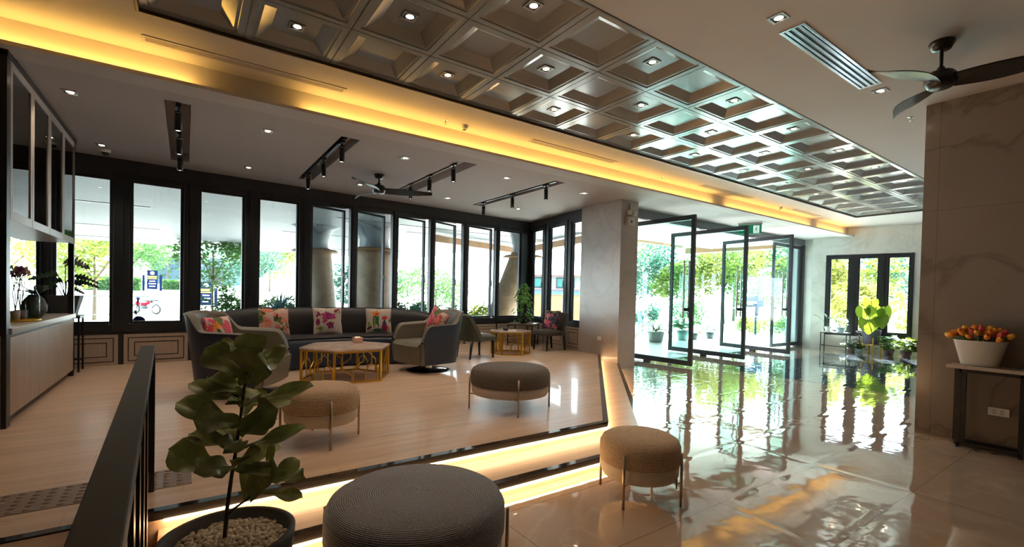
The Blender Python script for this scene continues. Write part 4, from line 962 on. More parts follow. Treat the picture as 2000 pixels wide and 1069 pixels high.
# ---- generic potted plants
def potm(name, c, rough=.5): return MATS[name] if name in MATS else pbr(name, c, rough)
def potted(name, label, loc, r0, r1, h, mat, leaves, lm, cat='potted plant', group=None, rz=0):
    t = thing(name, label, cat, loc, rz, group)
    MB().lathe([(0, .004), (r0*.95, 0), (r0, .01), ((r0+r1)/2*1.03, h*.5), (r1, h), (r1*.93, h), (r1*.9, h*.9), (0, h*.9)], 28).build('pot', mat, t)
    leaves(t, lm)
    return t
def bush_leaves(n, R, z0, z1, w, kind='ovate', seed=1, up=.4, stem=True, spread=1.0, len_=1.0):
    def f(t, lm):
        rnd = random.Random(seed); m = MB(); ms = MB()
        for k in range(n):
            a = rnd.uniform(0, 2*PI); q = math.sqrt(rnd.random())*R; z = rnd.uniform(z0, z1)
            c = Vector((q*math.cos(a), q*math.sin(a), z)); d = Vector((math.cos(a)*spread, math.sin(a)*spread, rnd.uniform(-.2, up))).normalized()
            leaf(m, c, c+d*w*1.5*len_*rnd.uniform(.7, 1.2), w*rnd.uniform(.8, 1.2), Vector((rnd.uniform(-.4, .4), rnd.uniform(-.6, .2), 1)), kind, .15, .15, .05, 6, 4)
            if stem and k % 3 == 0: ms.tube([(0, 0, z0*.7), (c.x*.5, c.y*.5, (z0*.7+c.z)/2+.02), c], .0035, 5, False)
        m.build('foliage', lm, t, fix=False)
        if ms.v: ms.build('stems', M_stem, t)
    return f
# plant stand with climbing pothos
ps = thing('plant_stand', 'dark square plant stand with stone top in the lounge corner', 'table', (6.12, 8.25, .2), math.radians(38))
MB().box(-.29, .29, -.29, .29, .45, .475).build('top', pbr('brown_stone_top', (.22, .17, .13), .3), ps)
for sx in (-1, 1):
    for sy in (-1, 1): MB().box(sx*.27-.012, sx*.27+.012, sy*.27-.012, sy*.27+.012, 0, .45).build('leg', M_black, ps)
m = MB()
for s_ in (-1, 1): m.box(-.27, .27, s_*.27-.01, s_*.27+.01, .43, .45); m.box(s_*.27-.01, s_*.27+.01, -.27, .27, .43, .45); m.box(-.27, .27, s_*.27-.008, s_*.27+.008, .05, .066); m.box(s_*.27-.008, s_*.27+.008, -.27, .27, .05, .066)
m.build('frame', M_black, ps)
po = thing('pothos_plant', 'bushy green climbing pothos in a dark pot on the corner plant stand', 'plant', (6.10, 8.22, .675))
MB().lathe([(0, 0), (.07, 0), (.10, .16), (.09, .16), (0, .14)], 24).build('pot', M_planter, po)
MB().tube([(0, 0, .1), (0, 0, .84)], .02, 8).build('moss_pole', M_bark, po)
MB().tube([(.07, -.02, .02), (.075, -.02, .5)], .006, 6).build('cane', pbr('bamboo_cane', (.42, .28, .14), .6), po)
m = MB(); rnd = random.Random(9); random.seed(4)
for k in range(170):
    z = rnd.uniform(.05, .88); a = rnd.uniform(0, 2*PI); R = (.21*math.sin(min(1, (z+.1)/.95)*PI)**.6+.03)*math.sqrt(rnd.random()); c = Vector((R*math.cos(a), R*math.sin(a), z)); d = Vector((math.cos(a), math.sin(a), rnd.uniform(-1.1, .1))).normalized()
    leaf(m, c, c+d*rnd.uniform(.07, .11), rnd.uniform(.055, .085), Vector((math.cos(a)*.6, math.sin(a)*.6, .8)), 'heart', .15, .2, .04, 6, 4)
m.build('foliage', M_green1, po, fix=False)
# small far side table and its pots
ft = thing('side_table', 'small black frame side table with white top in front of the far windows', 'table', (14.25, 5.19, 0))
MB().box(-.13, .13, -.31, .31, .475, .49).build('top', M_white, ft)
for sx in (-.12, .12):
    for sy in (-.30, .30): MB().box(sx-.009, sx+.009, sy-.009, sy+.009, 0, .475).build('leg', M_black, ft)
m = MB()
for s_ in (-1, 1): m.box(-.12, .12, s_*.30-.008, s_*.30+.008, .11, .126); m.box(s_*.12-.008, s_*.12+.008, -.30, .30, .458, .475); m.box(-.12, .12, s_*.30-.008, s_*.30+.008, .458, .475)
m.box(-.13+.01, -.13+.026, -.30, .30, .11, .126); m.build('frame', M_black, ft)
def lanky(t, lm):
    for b, tip, w_ in (((0, .02, .12), (.0, .40, .46), .10), ((0, 0, .12), (0, .12, .50), .12), ((0, -.02, .12), (.02, -.16, .46), .11), ((0, 0, .12), (.1, .0, .40), .09)):
        tip = Vector(tip); b = Vector(b); c = b.lerp(tip, .62); c.z += .05
        m = MB(); m.tube([b, b.lerp(c, .5)+Vector((0, 0, .04)), c], .004, 5, False); m.build('stalk', M_stem, t)
        m = MB(); leaf(m, c, tip, w_, (0, -.2, 1), 'heart', .2, .1, .04); m.build('leaf', lm, t, fix=False)
def saucer(t): MB().lathe([(0, 0), (.10, 0), (.12, .012), (0, .008)], 24).build('saucer', M_white, t)
p_ = potted('potted_plant', 'small plant with long thin stalks in a white pot, left on the far side table', (14.25, 5.35, .50), .065, .10, .13, M_white, lanky, M_silver, group=None); saucer(p_); p_.location.z = .492
potted('potted_plant', 'bushy silver green plant in a pale blue pot, right on the far side table', (14.25, 5.07, .491), .085, .115, .13, potm('pale_blue_pot', (.45, .62, .68)), bush_leaves(60, .13, .13, .38, .06, 'ovate', 3), M_silver)
potted('potted_plant', 'little silver leafed plant in a round taupe pot on the floor by the side table', (14.20, 4.80, .0), .075, .09, .14, potm('taupe_pot', (.20, .15, .14)), bush_leaves(50, .13, .12, .30, .07, 'ovate', 4), M_silver)
potted('potted_plant', 'little yellow green plant in a pale blue pot beside the tall gold plant stand', (14.25, 4.655, .0), .09, .10, .10, MATS['pale_blue_pot'], bush_leaves(45, .12, .09, .22, .07, 'ovate', 5), M_green2)
potted('potted_plant', 'dark leafed plant in a slim pot behind the small floor pots', (14.40, 4.68, .0), .05, .07, .2, potm('black_pot', (.03, .03, .035)), bush_leaves(30, .06, .25, .60, .06, 'ovate', 6), M_darkleaf)
potted('potted_plant', 'round leafed plant in a plum pot, left of two under the far window', (14.25, 4.02, 0), .085, .115, .17, potm('plum_pot', (.13, .085, .10)), bush_leaves(60, .15, .16, .46, .11, 'heart', 7), M_green1, group='round leafed plants under the far window')
potted('potted_plant', 'light green round leafed plant in a plum pot, right of two under the far window', (14.30, 3.70, 0), .085, .115, .15, MATS['plum_pot'], bush_leaves(60, .16, .14, .44, .11, 'heart', 8), M_green2, group='round leafed plants under the far window')
tp_ = thing('potted_philodendron', 'large heart leafed plant in a fluted purple grey pot on gold legs', 'plant', (14.38, 4.43, 0))
m = MB(); NR = 48
def flute(u, v):
    a = 2*PI*u; z = .24+.36*v; r_ = (.165+.035*v)*(1+.018*math.cos(24*a)); return (r_*math.cos(a), r_*math.sin(a), z)
m.grid(flute, 96, 4, True, True); m.lathe([(0, .24), (.165, .24)], 24); m.lathe([(0, .57), (.19, .57)], 24); m.build('fluted_pot', pbr('purple_grey_pot', (.15, .125, .19), .4), tp_)
for k in range(4):
    a = PI/4+k*PI/2-.3; MB().box(-.012, .012, -.012, .012, 0, .40).build('leg', M_gold, tp_).location = (.205*math.cos(a), .205*math.sin(a), 0)
m = MB()
for k in range(4):
    a, b = PI/4+k*PI/2-.3, PI/4+(k+1)*PI/2-.3; m.bar((.205*math.cos(a), .205*math.sin(a), .225), (.205*math.cos(b), .205*math.sin(b), .225), .016, .016)
m.build('stand_ring', M_gold, tp_)
O3 = Vector((14.38, 4.43, 0)); random.seed(2)
for c, tip, w_ in (((14.10, 4.42, .86), (13.98, 4.36, .50), .42), ((14.34, 4.33, 1.16), (14.22, 4.33, .84), .42), ((14.22, 4.56, 1.14), (14.15, 4.60, .84), .32), ((14.46, 4.48, 1.36), (14.36, 4.50, 1.08), .34), ((14.75, 4.17, 1.16), (14.80, 4.12, .74), .30), ((14.55, 4.36, .90), (14.60, 4.36, .66), .30), ((14.40, 4.45, .84), (14.30, 4.30, .60), .26), ((14.1, 4.15, .95), (13.95, 4.08, .66), .30)):
    c = Vector(c)-O3; tip = Vector(tip)-O3
    if c.x > .25: c.x -= .45; tip.x -= .50; c.y += .0
    m = MB(); leaf(m, c, tip, w_, (-1, -.35, .5), 'heart', .12, .06, .03, 14, 10); m.build('leaf', M_green2, tp_, fix=False)
    MB().tube([(0, 0, .55), (c.x*.3, c.y*.3, .55+(c.z-.55)*.6), c], .008, 6).build('stalk', M_green1, tp_)
# tall stand by the cabinet with monstera
sd_ = thing('plant_stool', 'tall thin black plant stand beside the cabinet end', 'stand', (-1.24, 8.05, .2))
MB().box(-.16, .16, -.16, .16, .68, .71).build('seat', pbr('dark_blue_seat', (.02, .03, .045), .4), sd_)
for sx in (-.145, .145):
    for sy in (-.145, .145): MB().box(sx-.01, sx+.01, sy-.01, sy+.01, 0, .68).build('leg', M_black, sd_)
MB().box(-.145, .145, .135, .155, .12, .135).build('stretcher', M_black, sd_)
mo = thing('monstera_plant', 'split leafed monstera in a tapered grey pot on the tall black stand', 'plant', (-1.24, 8.05, .912))
m = MB(); m.add([(-.10, -.10, 0), (.10, -.10, 0), (.10, .10, 0), (-.10, .10, 0), (-.155, -.155, .25), (.155, -.155, .25), (.155, .155, .25), (-.155, .155, .25), (-.14, -.14, .24), (.14, -.14, .24), (.14, .14, .24), (-.14, .14, .24)],
      [(0, 3, 2, 1), (0, 1, 5, 4), (1, 2, 6, 5), (2, 3, 7, 6), (3, 0, 4, 7), (8, 9, 10, 11), (4, 5, 9, 8), (5, 6, 10, 9), (6, 7, 11, 10), (7, 4, 8, 11)]); m.build('pot', pbr('grey_square_pot', (.10, .105, .11), .6), mo)
random.seed(8)
for (dx, dz, L_, w_, a) in ((0.0, .67, .24, .22, 1), (-.13, .50, .28, .14, -1), (-.14, .36, .18, .14, -1), (.02, .42, .18, .12, 1), (.14, .48, .26, .12, 1), (.17, .42, .24, .12, 1), (-.05, .42, .16, .14, -1), (.06, .33, .16, .1, 1)):
    c = Vector((dx*.55, -.02, dz+.02)); tip = c+Vector((a*L_, -.05, -.05))
    m = MB(); leaf(m, c, tip, w_*1.15, (0, -.6, .8), 'split', .15, .2, .05, 15, 6); lf = m.build('leaf', M_darkleaf, mo, fix=False)
    MB().tube([(0, 0, .22), (c.x*.5, c.y*.5, c.z*.6+.05), c], .005, 5).build('stalk', M_darkleaf, mo)
# niche ornaments
tr_ = thing('round_tray', 'round gold rimmed wooden tray on the cabinet counter', 'tray', (-1.28, 6.12, .955)); MB().lathe([(0, .0), (.17, 0), (.172, .022), (.165, .022), (.16, .008), (0, .008)], 36).build('tray', M_gold, tr_)
for i, (y, w_, mt) in enumerate(((6.03, .035, potm('white_cup', (.40, .36, .34))), (6.19, .045, potm('plum_cup', (.14, .10, .10))))):
    t = thing('flower_cup', ('small pale pot with dark purple flowers on the gold tray', 'small plum pot with a peach flower on the gold tray')[i], 'potted plant', (-1.26, y, .964))
    MB().lathe([(0, 0), (w_*.8, 0), (w_, .09), (w_*.9, .09), (0, .08)], 20).build('cup', mt, t)
    m = MB(); 
    for k in range(5): m.tube([(0, 0, .08), (.02*math.cos(k), .03*math.sin(k), .25), (.03*math.cos(k*2), .06*math.sin(k*2), .44)], .003, 5)
    m.build('stems', M_stem, t)
    m = MB(); random.seed(30+i)
    for k in range(14): 
        c = Vector((.03*math.cos(k*2), .07*math.sin(k*2.4), .42+.03*math.sin(k*3))); leaf(m, c, c+Vector((.03*math.cos(k), .05*math.sin(k), .05)), .05, (1, -.3, .4), 'ovate', .3, .1, .1, 5, 4)
    m.build('flowers', (pbr('purple_petal', (.12, .02, .06), .6), pbr('peach_petal', (.60, .36, .24), .6))[i], t, fix=False)
t = thing('glass_bottle', 'tall clear glass bottle between the flowers on the cabinet counter', 'bottle', (-1.20, 6.30, .955)); MB().lathe([(0, .002), (.045, .002), (.05, .02), (.05, .22), (.02, .30), (.016, .40), (.02, .41)], 24).build('bottle', M_glassgreen, t)
t = thing('round_vase', 'dark round textured vase with green leaves on the cabinet counter', 'vase', (-1.25, 6.62, .955)); MB().lathe([(0, 0), (.05, 0), (.095, .07), (.10, .12), (.075, .19), (.035, .24), (.03, .235), (0, .2)], 28).build('vase', pbr('stone_vase', (.10, .10, .085), .6, bump=.004, bs=60), t)
m = MB(); random.seed(5)
for k in range(8): a = k*.8; c = Vector((.02*math.cos(a), .02*math.sin(a), .24)); leaf(m, c, c+Vector((.08*math.cos(a), .22*math.sin(a), .10+.04*math.sin(k*2))), .07, (.3, 0, 1), 'ovate', .2, .25, .05, 7, 4)
m.build('leaves', M_darkleaf, t, fix=False)
# ================================================================== outdoors
gp = [(-30, 6.3), (-30, 9)]
M_ground = pbr('sunlit_concrete_ground', (.40, .40, .39), .8, var=.04, vs=.4)
rows = [(6.2, -.004), (15, -.01), (26, -.38), (38, -.42), (50, 1.1), (75, 2.2), (140, 3.5)]
gm = MB(); xs = [-70, -20, 0, 12, 30, 90]
gm.add([(x, y, z) for y, z in rows for x in xs], [(i*6+k, i*6+k+1, (i+1)*6+k+1, (i+1)*6+k) for i in range(len(rows)-1) for k in range(5)])
gm.add([(15.9, -30, -.01), (90, -30, -.01), (90, 6.2, -.004), (15.9, 6.2, -.004)], [(0, 1, 2, 3)])
struct(gm, 'floor_outdoor', M_ground, 'pale sunlit paving and street outside the windows', 'ground', fix=False)
M_wterr = pbr('white_terrace_tile', (.72, .72, .70), .25, var=.03, vs=3)
struct(MB().box(6.86, 18.6, 6.25, 10.9, -.05, .0), 'floor_terrace', M_wterr, 'white tiled terrace outside the glass doors', 'ground')
# porch roof: slatted white soffit with dark slots
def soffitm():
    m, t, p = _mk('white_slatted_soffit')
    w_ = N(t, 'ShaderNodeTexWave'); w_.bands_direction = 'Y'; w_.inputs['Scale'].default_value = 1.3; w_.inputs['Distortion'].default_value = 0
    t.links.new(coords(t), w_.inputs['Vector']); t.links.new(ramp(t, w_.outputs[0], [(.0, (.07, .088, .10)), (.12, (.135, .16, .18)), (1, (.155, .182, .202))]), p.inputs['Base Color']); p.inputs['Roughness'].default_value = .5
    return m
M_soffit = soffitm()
ZP = 3.3
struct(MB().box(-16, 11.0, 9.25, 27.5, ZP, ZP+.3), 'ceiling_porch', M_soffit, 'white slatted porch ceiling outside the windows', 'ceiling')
struct(MB().box(7.0, 15.3, 6.3, 10.4, ZP, ZP+.3), 'ceiling_entrance_porch', pbr('white_porch_board', (.75, .75, .74), .6), 'white slatted porch ceiling outside the glass doors', 'ceiling')
sl = MB()
for x0, x1, y in ((-4, -.75, 14.9), (-4, -.75, 20.4), (-8, 2.6, 25.3), (2.7, 5.6, 17.6), (2.8, 10, 23.2), (3.4, 10.5, 13.2), (6.0, 10.6, 14.6)): sl.box(x0, x1, y, y+.10, ZP-.012, ZP+.0)
struct(sl, 'trim_30', M_black, 'dark linear slots in the porch ceiling', 'slot')
M_tan = pbr('tan_wood_fascia', (.20, .10, .04), .5, var=.1, vs=3)
bm_ = MB(); bm_.bar((6.6, 14.0, 3.08), (11.3, 15.5, 3.08), .30, .22); bm_.bar((11.2, 15.4, 3.08), (10.2, 10.3, 3.08), .30, .22); struct(bm_, 'trim_31', M_tan, 'tan wooden beam under the porch roof beyond the windows', 'beam')
bm_ = MB(); bm_.bar((15.2, 10.4, 3.05), (15.5, 6.4, 3.05), .34, .20); struct(bm_, 'trim_32', M_tan, 'tan wooden beam at the end of the entrance porch', 'beam')
bm_ = MB(); bm_.bar((11.2, 10.3, 3.2), (15.0, 10.5, 3.2), .10, .08); struct(bm_, 'trim_33', M_tan, 'thin wooden edge of the entrance porch', 'beam')
M_trav = marblem('striped_travertine', (.25, .165, .095), (.13, .085, .045), rough=.6, scale=1.2, cloud=.3)
def pcol(base, topc, r0, r1, label):
    t = thing('porch_column', label, 'column', base, 0, 'travertine porch columns'); T_ = Vector(topc)-Vector(base)
    m = MB(); n = 12; m.tube([T_*(k/n) for k in range(n+1)], [r0+(r1-r0)*k/n for k in range(n+1)], 40); m.build('shaft', M_trav, t)
    m = MB(); m.lathe([(0, T_.z-.03), (r1+.22, T_.z-.03), (r1+.24, T_.z), (r1+.16, T_.z+.05), (0, T_.z+.05)], 40, (T_.x, T_.y, 0)); m.build('collar', M_tan, t)
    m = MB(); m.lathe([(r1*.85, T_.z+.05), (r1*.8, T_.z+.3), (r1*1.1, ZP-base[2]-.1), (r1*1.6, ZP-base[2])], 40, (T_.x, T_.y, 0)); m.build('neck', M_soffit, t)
pcol((3.62, 15.14, -.01), (3.35, 15.6, 2.52), .34, .46, 'tapering travertine column leaning behind the window above the orchid cushion')
pcol((4.60, 13.75, -.01), (4.62, 13.8, 2.52), .50, .52, 'thick upright travertine column behind the window above the cactus cushion')
pcol((7.55, 11.75, -.01), (8.50, 11.55, 2.45), .40, .40, 'travertine column leaning right behind the corner window')
pcol((7.2, 12.3, -.01), (6.6, 12.9, 2.45), .0+.30, .36, 'slim travertine column leaning left by the corner window') if False else None
# foliage
random.seed(21)
M_tree = [leafm('tree_leaf_green', (.030, .085, .022), (.07, .17, .03), .6, .4, .4, 2), leafm('tree_leaf_lime', (.085, .12, .016), (.20, .25, .035), .6, .45, .4, 2), leafm('tree_leaf_blue', (.022, .075, .048), (.045, .13, .085), .6, .4, .4, 2)]
M_flowery = leafm('tree_leaf_yellow', (.15, .14, .02), (.26, .27, .05), .6, .45, .35, 2)
def crown(rx, rz, n, ls, seed, clumps=9):
    rnd = random.Random(seed); m = MB(); cs = []
    for k in range(clumps):
        a = rnd.uniform(0, 2*PI); q = math.sqrt(rnd.random())*.72; cs.append((q*rx*math.cos(a), q*rx*math.sin(a), rnd.uniform(-.65, .65)*rz*(1-q*.5), rnd.uniform(.26, .48)*rx))
    for k in range(n):
        cx_, cy2, cz, cr = cs[k % clumps]
        while True:
            d = Vector((rnd.uniform(-1, 1), rnd.uniform(-1, 1), rnd.uniform(-1, 1)))
            if .3 < d.length < 1: break
        p = Vector((cx_, cy2, cz))+d*cr; a = Vector((rnd.uniform(-1, 1), rnd.uniform(-1, 1), rnd.uniform(-.6, .6))).normalized(); b = a.cross(Vector((rnd.uniform(-1, 1), rnd.uniform(-1, 1), rnd.uniform(-1, 1)))).normalized(); s_ = ls*rnd.uniform(.6, 1.3)
        m.add([p-a*s_, p+b*s_*.45, p+a*s_, p-b*s_*.45], [(0, 1, 2, 3)])
    return m
protos = {}
def tree(x, y, z, h, rx, rz, mi, seed, label, group, trunk=.09, name='tree', ls=.13, n=2400):
    t = thing(name, label, 'tree' if name == 'tree' else 'shrub', (x, y, z), random.Random(seed).uniform(0, 6), group)
    mat = M_flowery if mi == 3 else M_tree[mi]
    o = crown(rx, rz, n, ls, seed).build('crown', mat, t, fix=False, loc=(0, 0, h))
    if trunk:
        m = MB(); m.tube([(0, 0, -.3), (.05, .03, h*.5), (0, 0, h)], [trunk, trunk*.8, trunk*.4], 8)
        for k in range(4): a = k*1.6; m.tube([(0, 0, h*.6), (rx*.4*math.cos(a), rx*.4*math.sin(a), h+.1*rz)], [trunk*.5, trunk*.2], 6)
        m.build('trunk', M_bark, t)
    return t
G1, G2, G3 = 'trees beyond the street windows', 'garden trees beyond the entrance', 'garden shrubs outside'
tree(-3.6, 30, -.3, 3.0, 2.6, 1.9, 1, 1, 'lime green tree behind the far left window, nearest the cabinet', G1)
tree(-3.4, 46, .8, 3.4, 3.3, 1.9, 0, 2, 'round green tree behind the window with the motorbike', G1, n=3000)
tree(1.0, 24.5, -.3, 3.2, 1.6, 1.9, 0, 3, 'young green tree with thin trunk behind the third window', G1, .05, ls=.10)
tree(3.6, 38, -.4, 3.4, 3.0, 2.2, 2, 4, 'blue green tree far behind the fourth window', G1)
tree(-1.5, 60, 1.6, 4.0, 5.0, 2.6, 0, 5, 'wide green tree in the far distance behind the second window', G1, ls=.22)
tree(6.6, 50, 1.0, 3.6, 4.4, 2.4, 1, 6, 'wide lime tree in the distance above the curved sofa', G1, ls=.2)
tree(8.6, 28, -.4, 2.3, 2.2, 2.0, 2, 7, 'dense green tree behind the casement left of the right armchair', G1)
tree(11.5, 30, -.4, 2.6, 2.6, 1.9, 0, 8, 'dense green tree behind the casement above the right armchair', G1)
tree(15.5, 32, -.4, 2.3, 3.0, 1.7, 0, 9, 'broad green tree behind the casement above the green chair', G1)
tree(-7.5, 34, -.3, 3.6, 3.2, 2.2, 3, 10, 'yellow green tree at the far left behind the cabinet', G1)
tree(20.5, 17.5, 0, 3.0, 2.6, 2.3, 2, 11, 'blue green tree left of the open glass doors', G2)
tree(22.5, 15.5, 0, 2.6, 2.0, 1.9, 1, 12, 'lime tree behind the first and second open door', G2)
tree(23.5, 13.8, 0, 3.2, 2.4, 2.4, 3, 13, 'yellow green tree behind the second open door', G2)
tree(25.5, 13.0, 0, 2.5, 2.0, 2.4, 1, 14, 'lime green tree behind the third open door', G2)
tree(27.5, 15.5, 0, 4.0, 3.4, 2.5, 0, 15, 'tall green tree above the entrance garden', G2)
tree(25.5, 10.5, 0, 2.6, 2.2, 2.3, 3, 16, 'yellow green tree behind the nearly closed door', G2)
tree(23.0, 20.0, 0, 3.4, 3.0, 2.6, 0, 17, 'green tree in the back of the entrance garden', G2)
tree(27.0, 9.4, 0, 2.4, 2.6, 2.3, 1, 18, 'lime green tree behind the first far window', G2)
tree(28.5, 7.0, 0, 2.6, 2.6, 2.6, 2, 19, 'blue green tree behind the third far window', G2)
tree(23.0, 7.6, 0, 1.2, 1.5, 1.0, 3, 20, 'yellow green bush behind the tall plant window', G2, .04)
tree(31.0, 5.0, 0, 3.0, 3.4, 2.8, 1, 23, 'lime tree outside at the right end of the far windows', G2)
def shrub(x, y, r, h, mi, seed, label): return tree(x, y, 0, h*.6, r, h*.55, mi, seed, label, G3, 0, 'shrub', .07, 900)
shrub(1.0, 17.5, .9, 1.2, 0, 31, 'low green shrub outside behind the left armchair'); shrub(1.9, 16.0, .7, .9, 1, 32, 'low lime shrub outside behind the left end of the sofa')
shrub(3.6, 18.5, .8, 1.2, 0, 33, 'low green shrub outside near the leaning column'); shrub(5.7, 13.6, .65, .9, 2, 34, 'round green shrub outside right of the upright column')
shrub(7.2, 15.9, .7, 1.0, 0, 35, 'green shrub outside above the right armchair'); shrub(9.0, 14.6, .6, .9, 1, 36, 'lime shrub outside beside the potted shrubs')
shrub(17.4, 11.8, 1.1, 1.2, 0, 37, 'green hedge bush behind the outdoor sign'); shrub(18.5, 9.6, .8, .6, 3, 38, 'low flowering shrub at the edge of the entrance terrace'); shrub(15.6, 12.6, .7, 1.1, 2, 39, 'dark green bush between the first two open doors')
shrub(19.5, 8.6, .9, .7, 1, 40, 'low lime shrub at the far end of the entrance terrace'); shrub(17.6, 4.4, .9, 1.4, 1, 43, 'lime shrub right outside the third far window'); shrub(17.8, 6.2, .9, 1.6, 3, 44, 'yellow green shrub right outside the first far window'); shrub(10.55, 9.25, .36, .5, 0, 45, 'leafy green plant outside next to the marble column')
# agave
ag = thing('agave_plant', 'blue green agave with pointed leaves outside behind the peach cushion', 'plant', (2.25, 14.9, -.01)); m = MB(); random.seed(6)
for k in range(38):
    a = k*2.4; el = .35+.9*(k/38); d = Vector((math.cos(a)*math.cos(el), math.sin(a)*math.cos(el), math.sin(el))); leaf(m, d*.05+Vector((0, 0, .55)), d*.85+Vector((0, 0, .55)), .09, (0, 0, 1), 'blade', .4, .05, 0, 6, 3)
m.build('leaves', leafm('agave_leaf', (.06, .16, .17), (.08, .18, .17), .5, .2, .15), ag, fix=False); MB().tube([(0, 0, 0), (0, 0, .6)], .10, 12).build('stump', M_bark, ag)
# entrance pots
M_potg = pbr('pale_concrete_pot', (.20, .23, .23), .6); M_pott = pbr('pale_teal_pot', (.15, .26, .25), .4); M_potdk = pbr('slate_pot', (.05, .065, .075), .5)
cy = thing('potted_cycad', 'cycad with arching fronds in a pale concrete pot outside the first open door', 'potted plant', (11.35, 8.75, 0)); MB().lathe([(0, 0), (.17, 0), (.20, .03), (.245, .27), (.255, .30), (.23, .30), (0, .27)], 28).build('pot', M_potg, cy)
random.seed(13); M_cyc = leafm('cycad_leaf', (.05, .10, .015), (.10, .17, .02), .5, .35, .3)
for k in range(16):
    a = k*.3927*1.02; el = .5+.35*(k % 3); pts = []
    for q in range(9): u = q/8; pts.append(Vector((math.cos(a)*.62*u*math.cos(el*.6), math.sin(a)*.62*u*math.cos(el*.6), .30+.95*math.sin(el)*u-.62*u*u)))
    m = MB(); m.tube(pts, .006, 4, False)
    for q in range(1, 9):
        for s_ in (-1, 1):
            for h_ in (0, .5):
                p = pts[q-1].lerp(pts[q], h_); d = (pts[q]-pts[q-1]).normalized(); sd = Vector((-math.sin(a), math.cos(a), -.1))*s_; leaf(m, p, p+sd*.15*(1-.5*q/9)+d*.08, .034, (0, 0, 1), 'blade', .1, .1, 0, 2, 2)
    m.build('frond', M_cyc, cy, fix=False)
potted('potted_plant', 'broad leafed plant in a pale teal pot seen through the second open door', (12.65, 8.75, 0), .14, .18, .30, M_pott, bush_leaves(26, .16, .32, .62, .16, 'heart', 61, up=.6), M_tree[0])
potted('potted_plant', 'small orange green plant in a slate pot on the entrance terrace', (13.25, 8.75, 0), .10, .13, .2, M_potdk, bush_leaves(40, .15, .2, .36, .08, 'ovate', 62), M_flowery)
potted('potted_plant', 'small pot with spreading green leaves at the end of the terrace pots', (14.15, 8.75, 0), .10, .14, .2, M_potdk, bush_leaves(40, .18, .2, .5, .09, 'ovate', 63), M_tree[2])
potted('potted_plant', 'green shrub in a terracotta pot, left of the round blue green one outside', (5.65, 11.85, 0), .2, .27, .55, potm('terracotta_pot', (.55, .30, .20)), bush_leaves(80, .26, .5, .95, .11, 'ovate', 64), M_tree[0])
potted('potted_plant', 'round blue green shrub in a terracotta pot outside the casement above the right armchair', (6.42, 11.9, 0), .2, .27, .55, MATS['terracotta_pot'], bush_leaves(110, .24, .52, .95, .09, 'ovate', 65), M_tree[2])
# signs
sg = thing('garden_sign', 'dark blue sign with white mark and lines on a post in the entrance garden', 'sign', (17.45, 9.0, 0), math.radians(-58))
M_sblue = pbr('sign_blue', (.008, .028, .055), .9, spec=.08); M_swh = pbr('sign_white', (.55, .58, .58), .5)
m = MB(); out_ = [(-.45, 1.04), (.45, 1.04), (.45, 1.72), (-.12, 1.72), (-.36, 1.64), (-.45, 1.54)]; out_ = [(x, 1.0+(z-1.04)*.95) for x, z in out_]
m.add([(x, -.03, z) for x, z in out_]+[(x, .03, z) for x, z in out_], [tuple(range(6)), tuple(range(6, 12))[::-1]]+[(i, (i+1) % 6, 6+(i+1) % 6, 6+i) for i in range(6)]); m.build('panel', M_sblue, sg)
MB().box(.0, .10, -.03, .03, -.68, 1.0).build('post', M_sblue, sg); sg.scale = (.62, 1, .62); sg.location.z = .42
m = MB()
for a in (PI/4, -PI/4): m.bar((.27-.13*math.cos(a), -.034, 1.5-.13*math.sin(a)), (.27+.13*math.cos(a), -.034, 1.5+.13*math.sin(a)), .035, .004, up=(0, 1, 0))
for sx, sz in ((-1, -1), (1, -1), (1, 1), (-1, 1)): m.box(.27+sx*.085-.028, .27+sx*.085+.028, -.036, -.031, 1.5+sz*.085-.028, 1.5+sz*.085+.028)
m.build('emblem', M_swh, sg)
m = MB()
for z, x1, h in ((1.30, -.06, .03), (1.20, .10, .10), (1.09, -.14, .06)): m.box(-.41, x1, -.036, -.031, z, z+h)
m.build('lettering_band', M_swh, sg)
M_snavy = pbr('sign_navy', (.005, .010, .04), .9, spec=.08); M_syel = pbr('sign_yellow', (.30, .25, .03), .5)
def board(x, y, z, s, label):
    t = thing('roadside_sign', label, 'sign', (x, y, z), math.radians(3), 'navy roadside signs'); 
    MB().box(-.36*s, .36*s, -.05, .05, .15*s, 1.75*s).build('panel', M_snavy, t); m = MB()
    for sx in (-1, 1): m.box(sx*.58*s-.09*s, sx*.58*s+.09*s, -.06, .06, 0, 1.35*s)
    m.build('post', M_snavy, t)
    m = MB(); m.ball((0, -.055, 1.52*s), (.15*s, .01, .15*s), 12); m.build('emblem', M_swh, t)
    m = MB(); m.box(-.30*s, .30*s, -.056, -.05, 1.12*s, 1.28*s); m.box(-.30*s, .30*s, -.056, -.05, 1.0*s, 1.07*s); m.build('yellow_lettering_band', M_syel, t)
    m = MB(); m.box(-.2*s, .2*s, -.056, -.05, .80*s, .87*s); m.box(-.25*s, .25*s, -.056, -.05, .58*s, .66*s); m.box(-.2*s, .2*s, -.056, -.05, .36*s, .43*s); m.build('white_lettering_band', M_swh, t)
board(-2.2, 47.5, .95, .95, 'navy sign with white emblem far behind the window with the motorbike'); board(1.15, 38.2, -.05, 1.0, 'navy sign with white emblem and yellow band behind the third window')
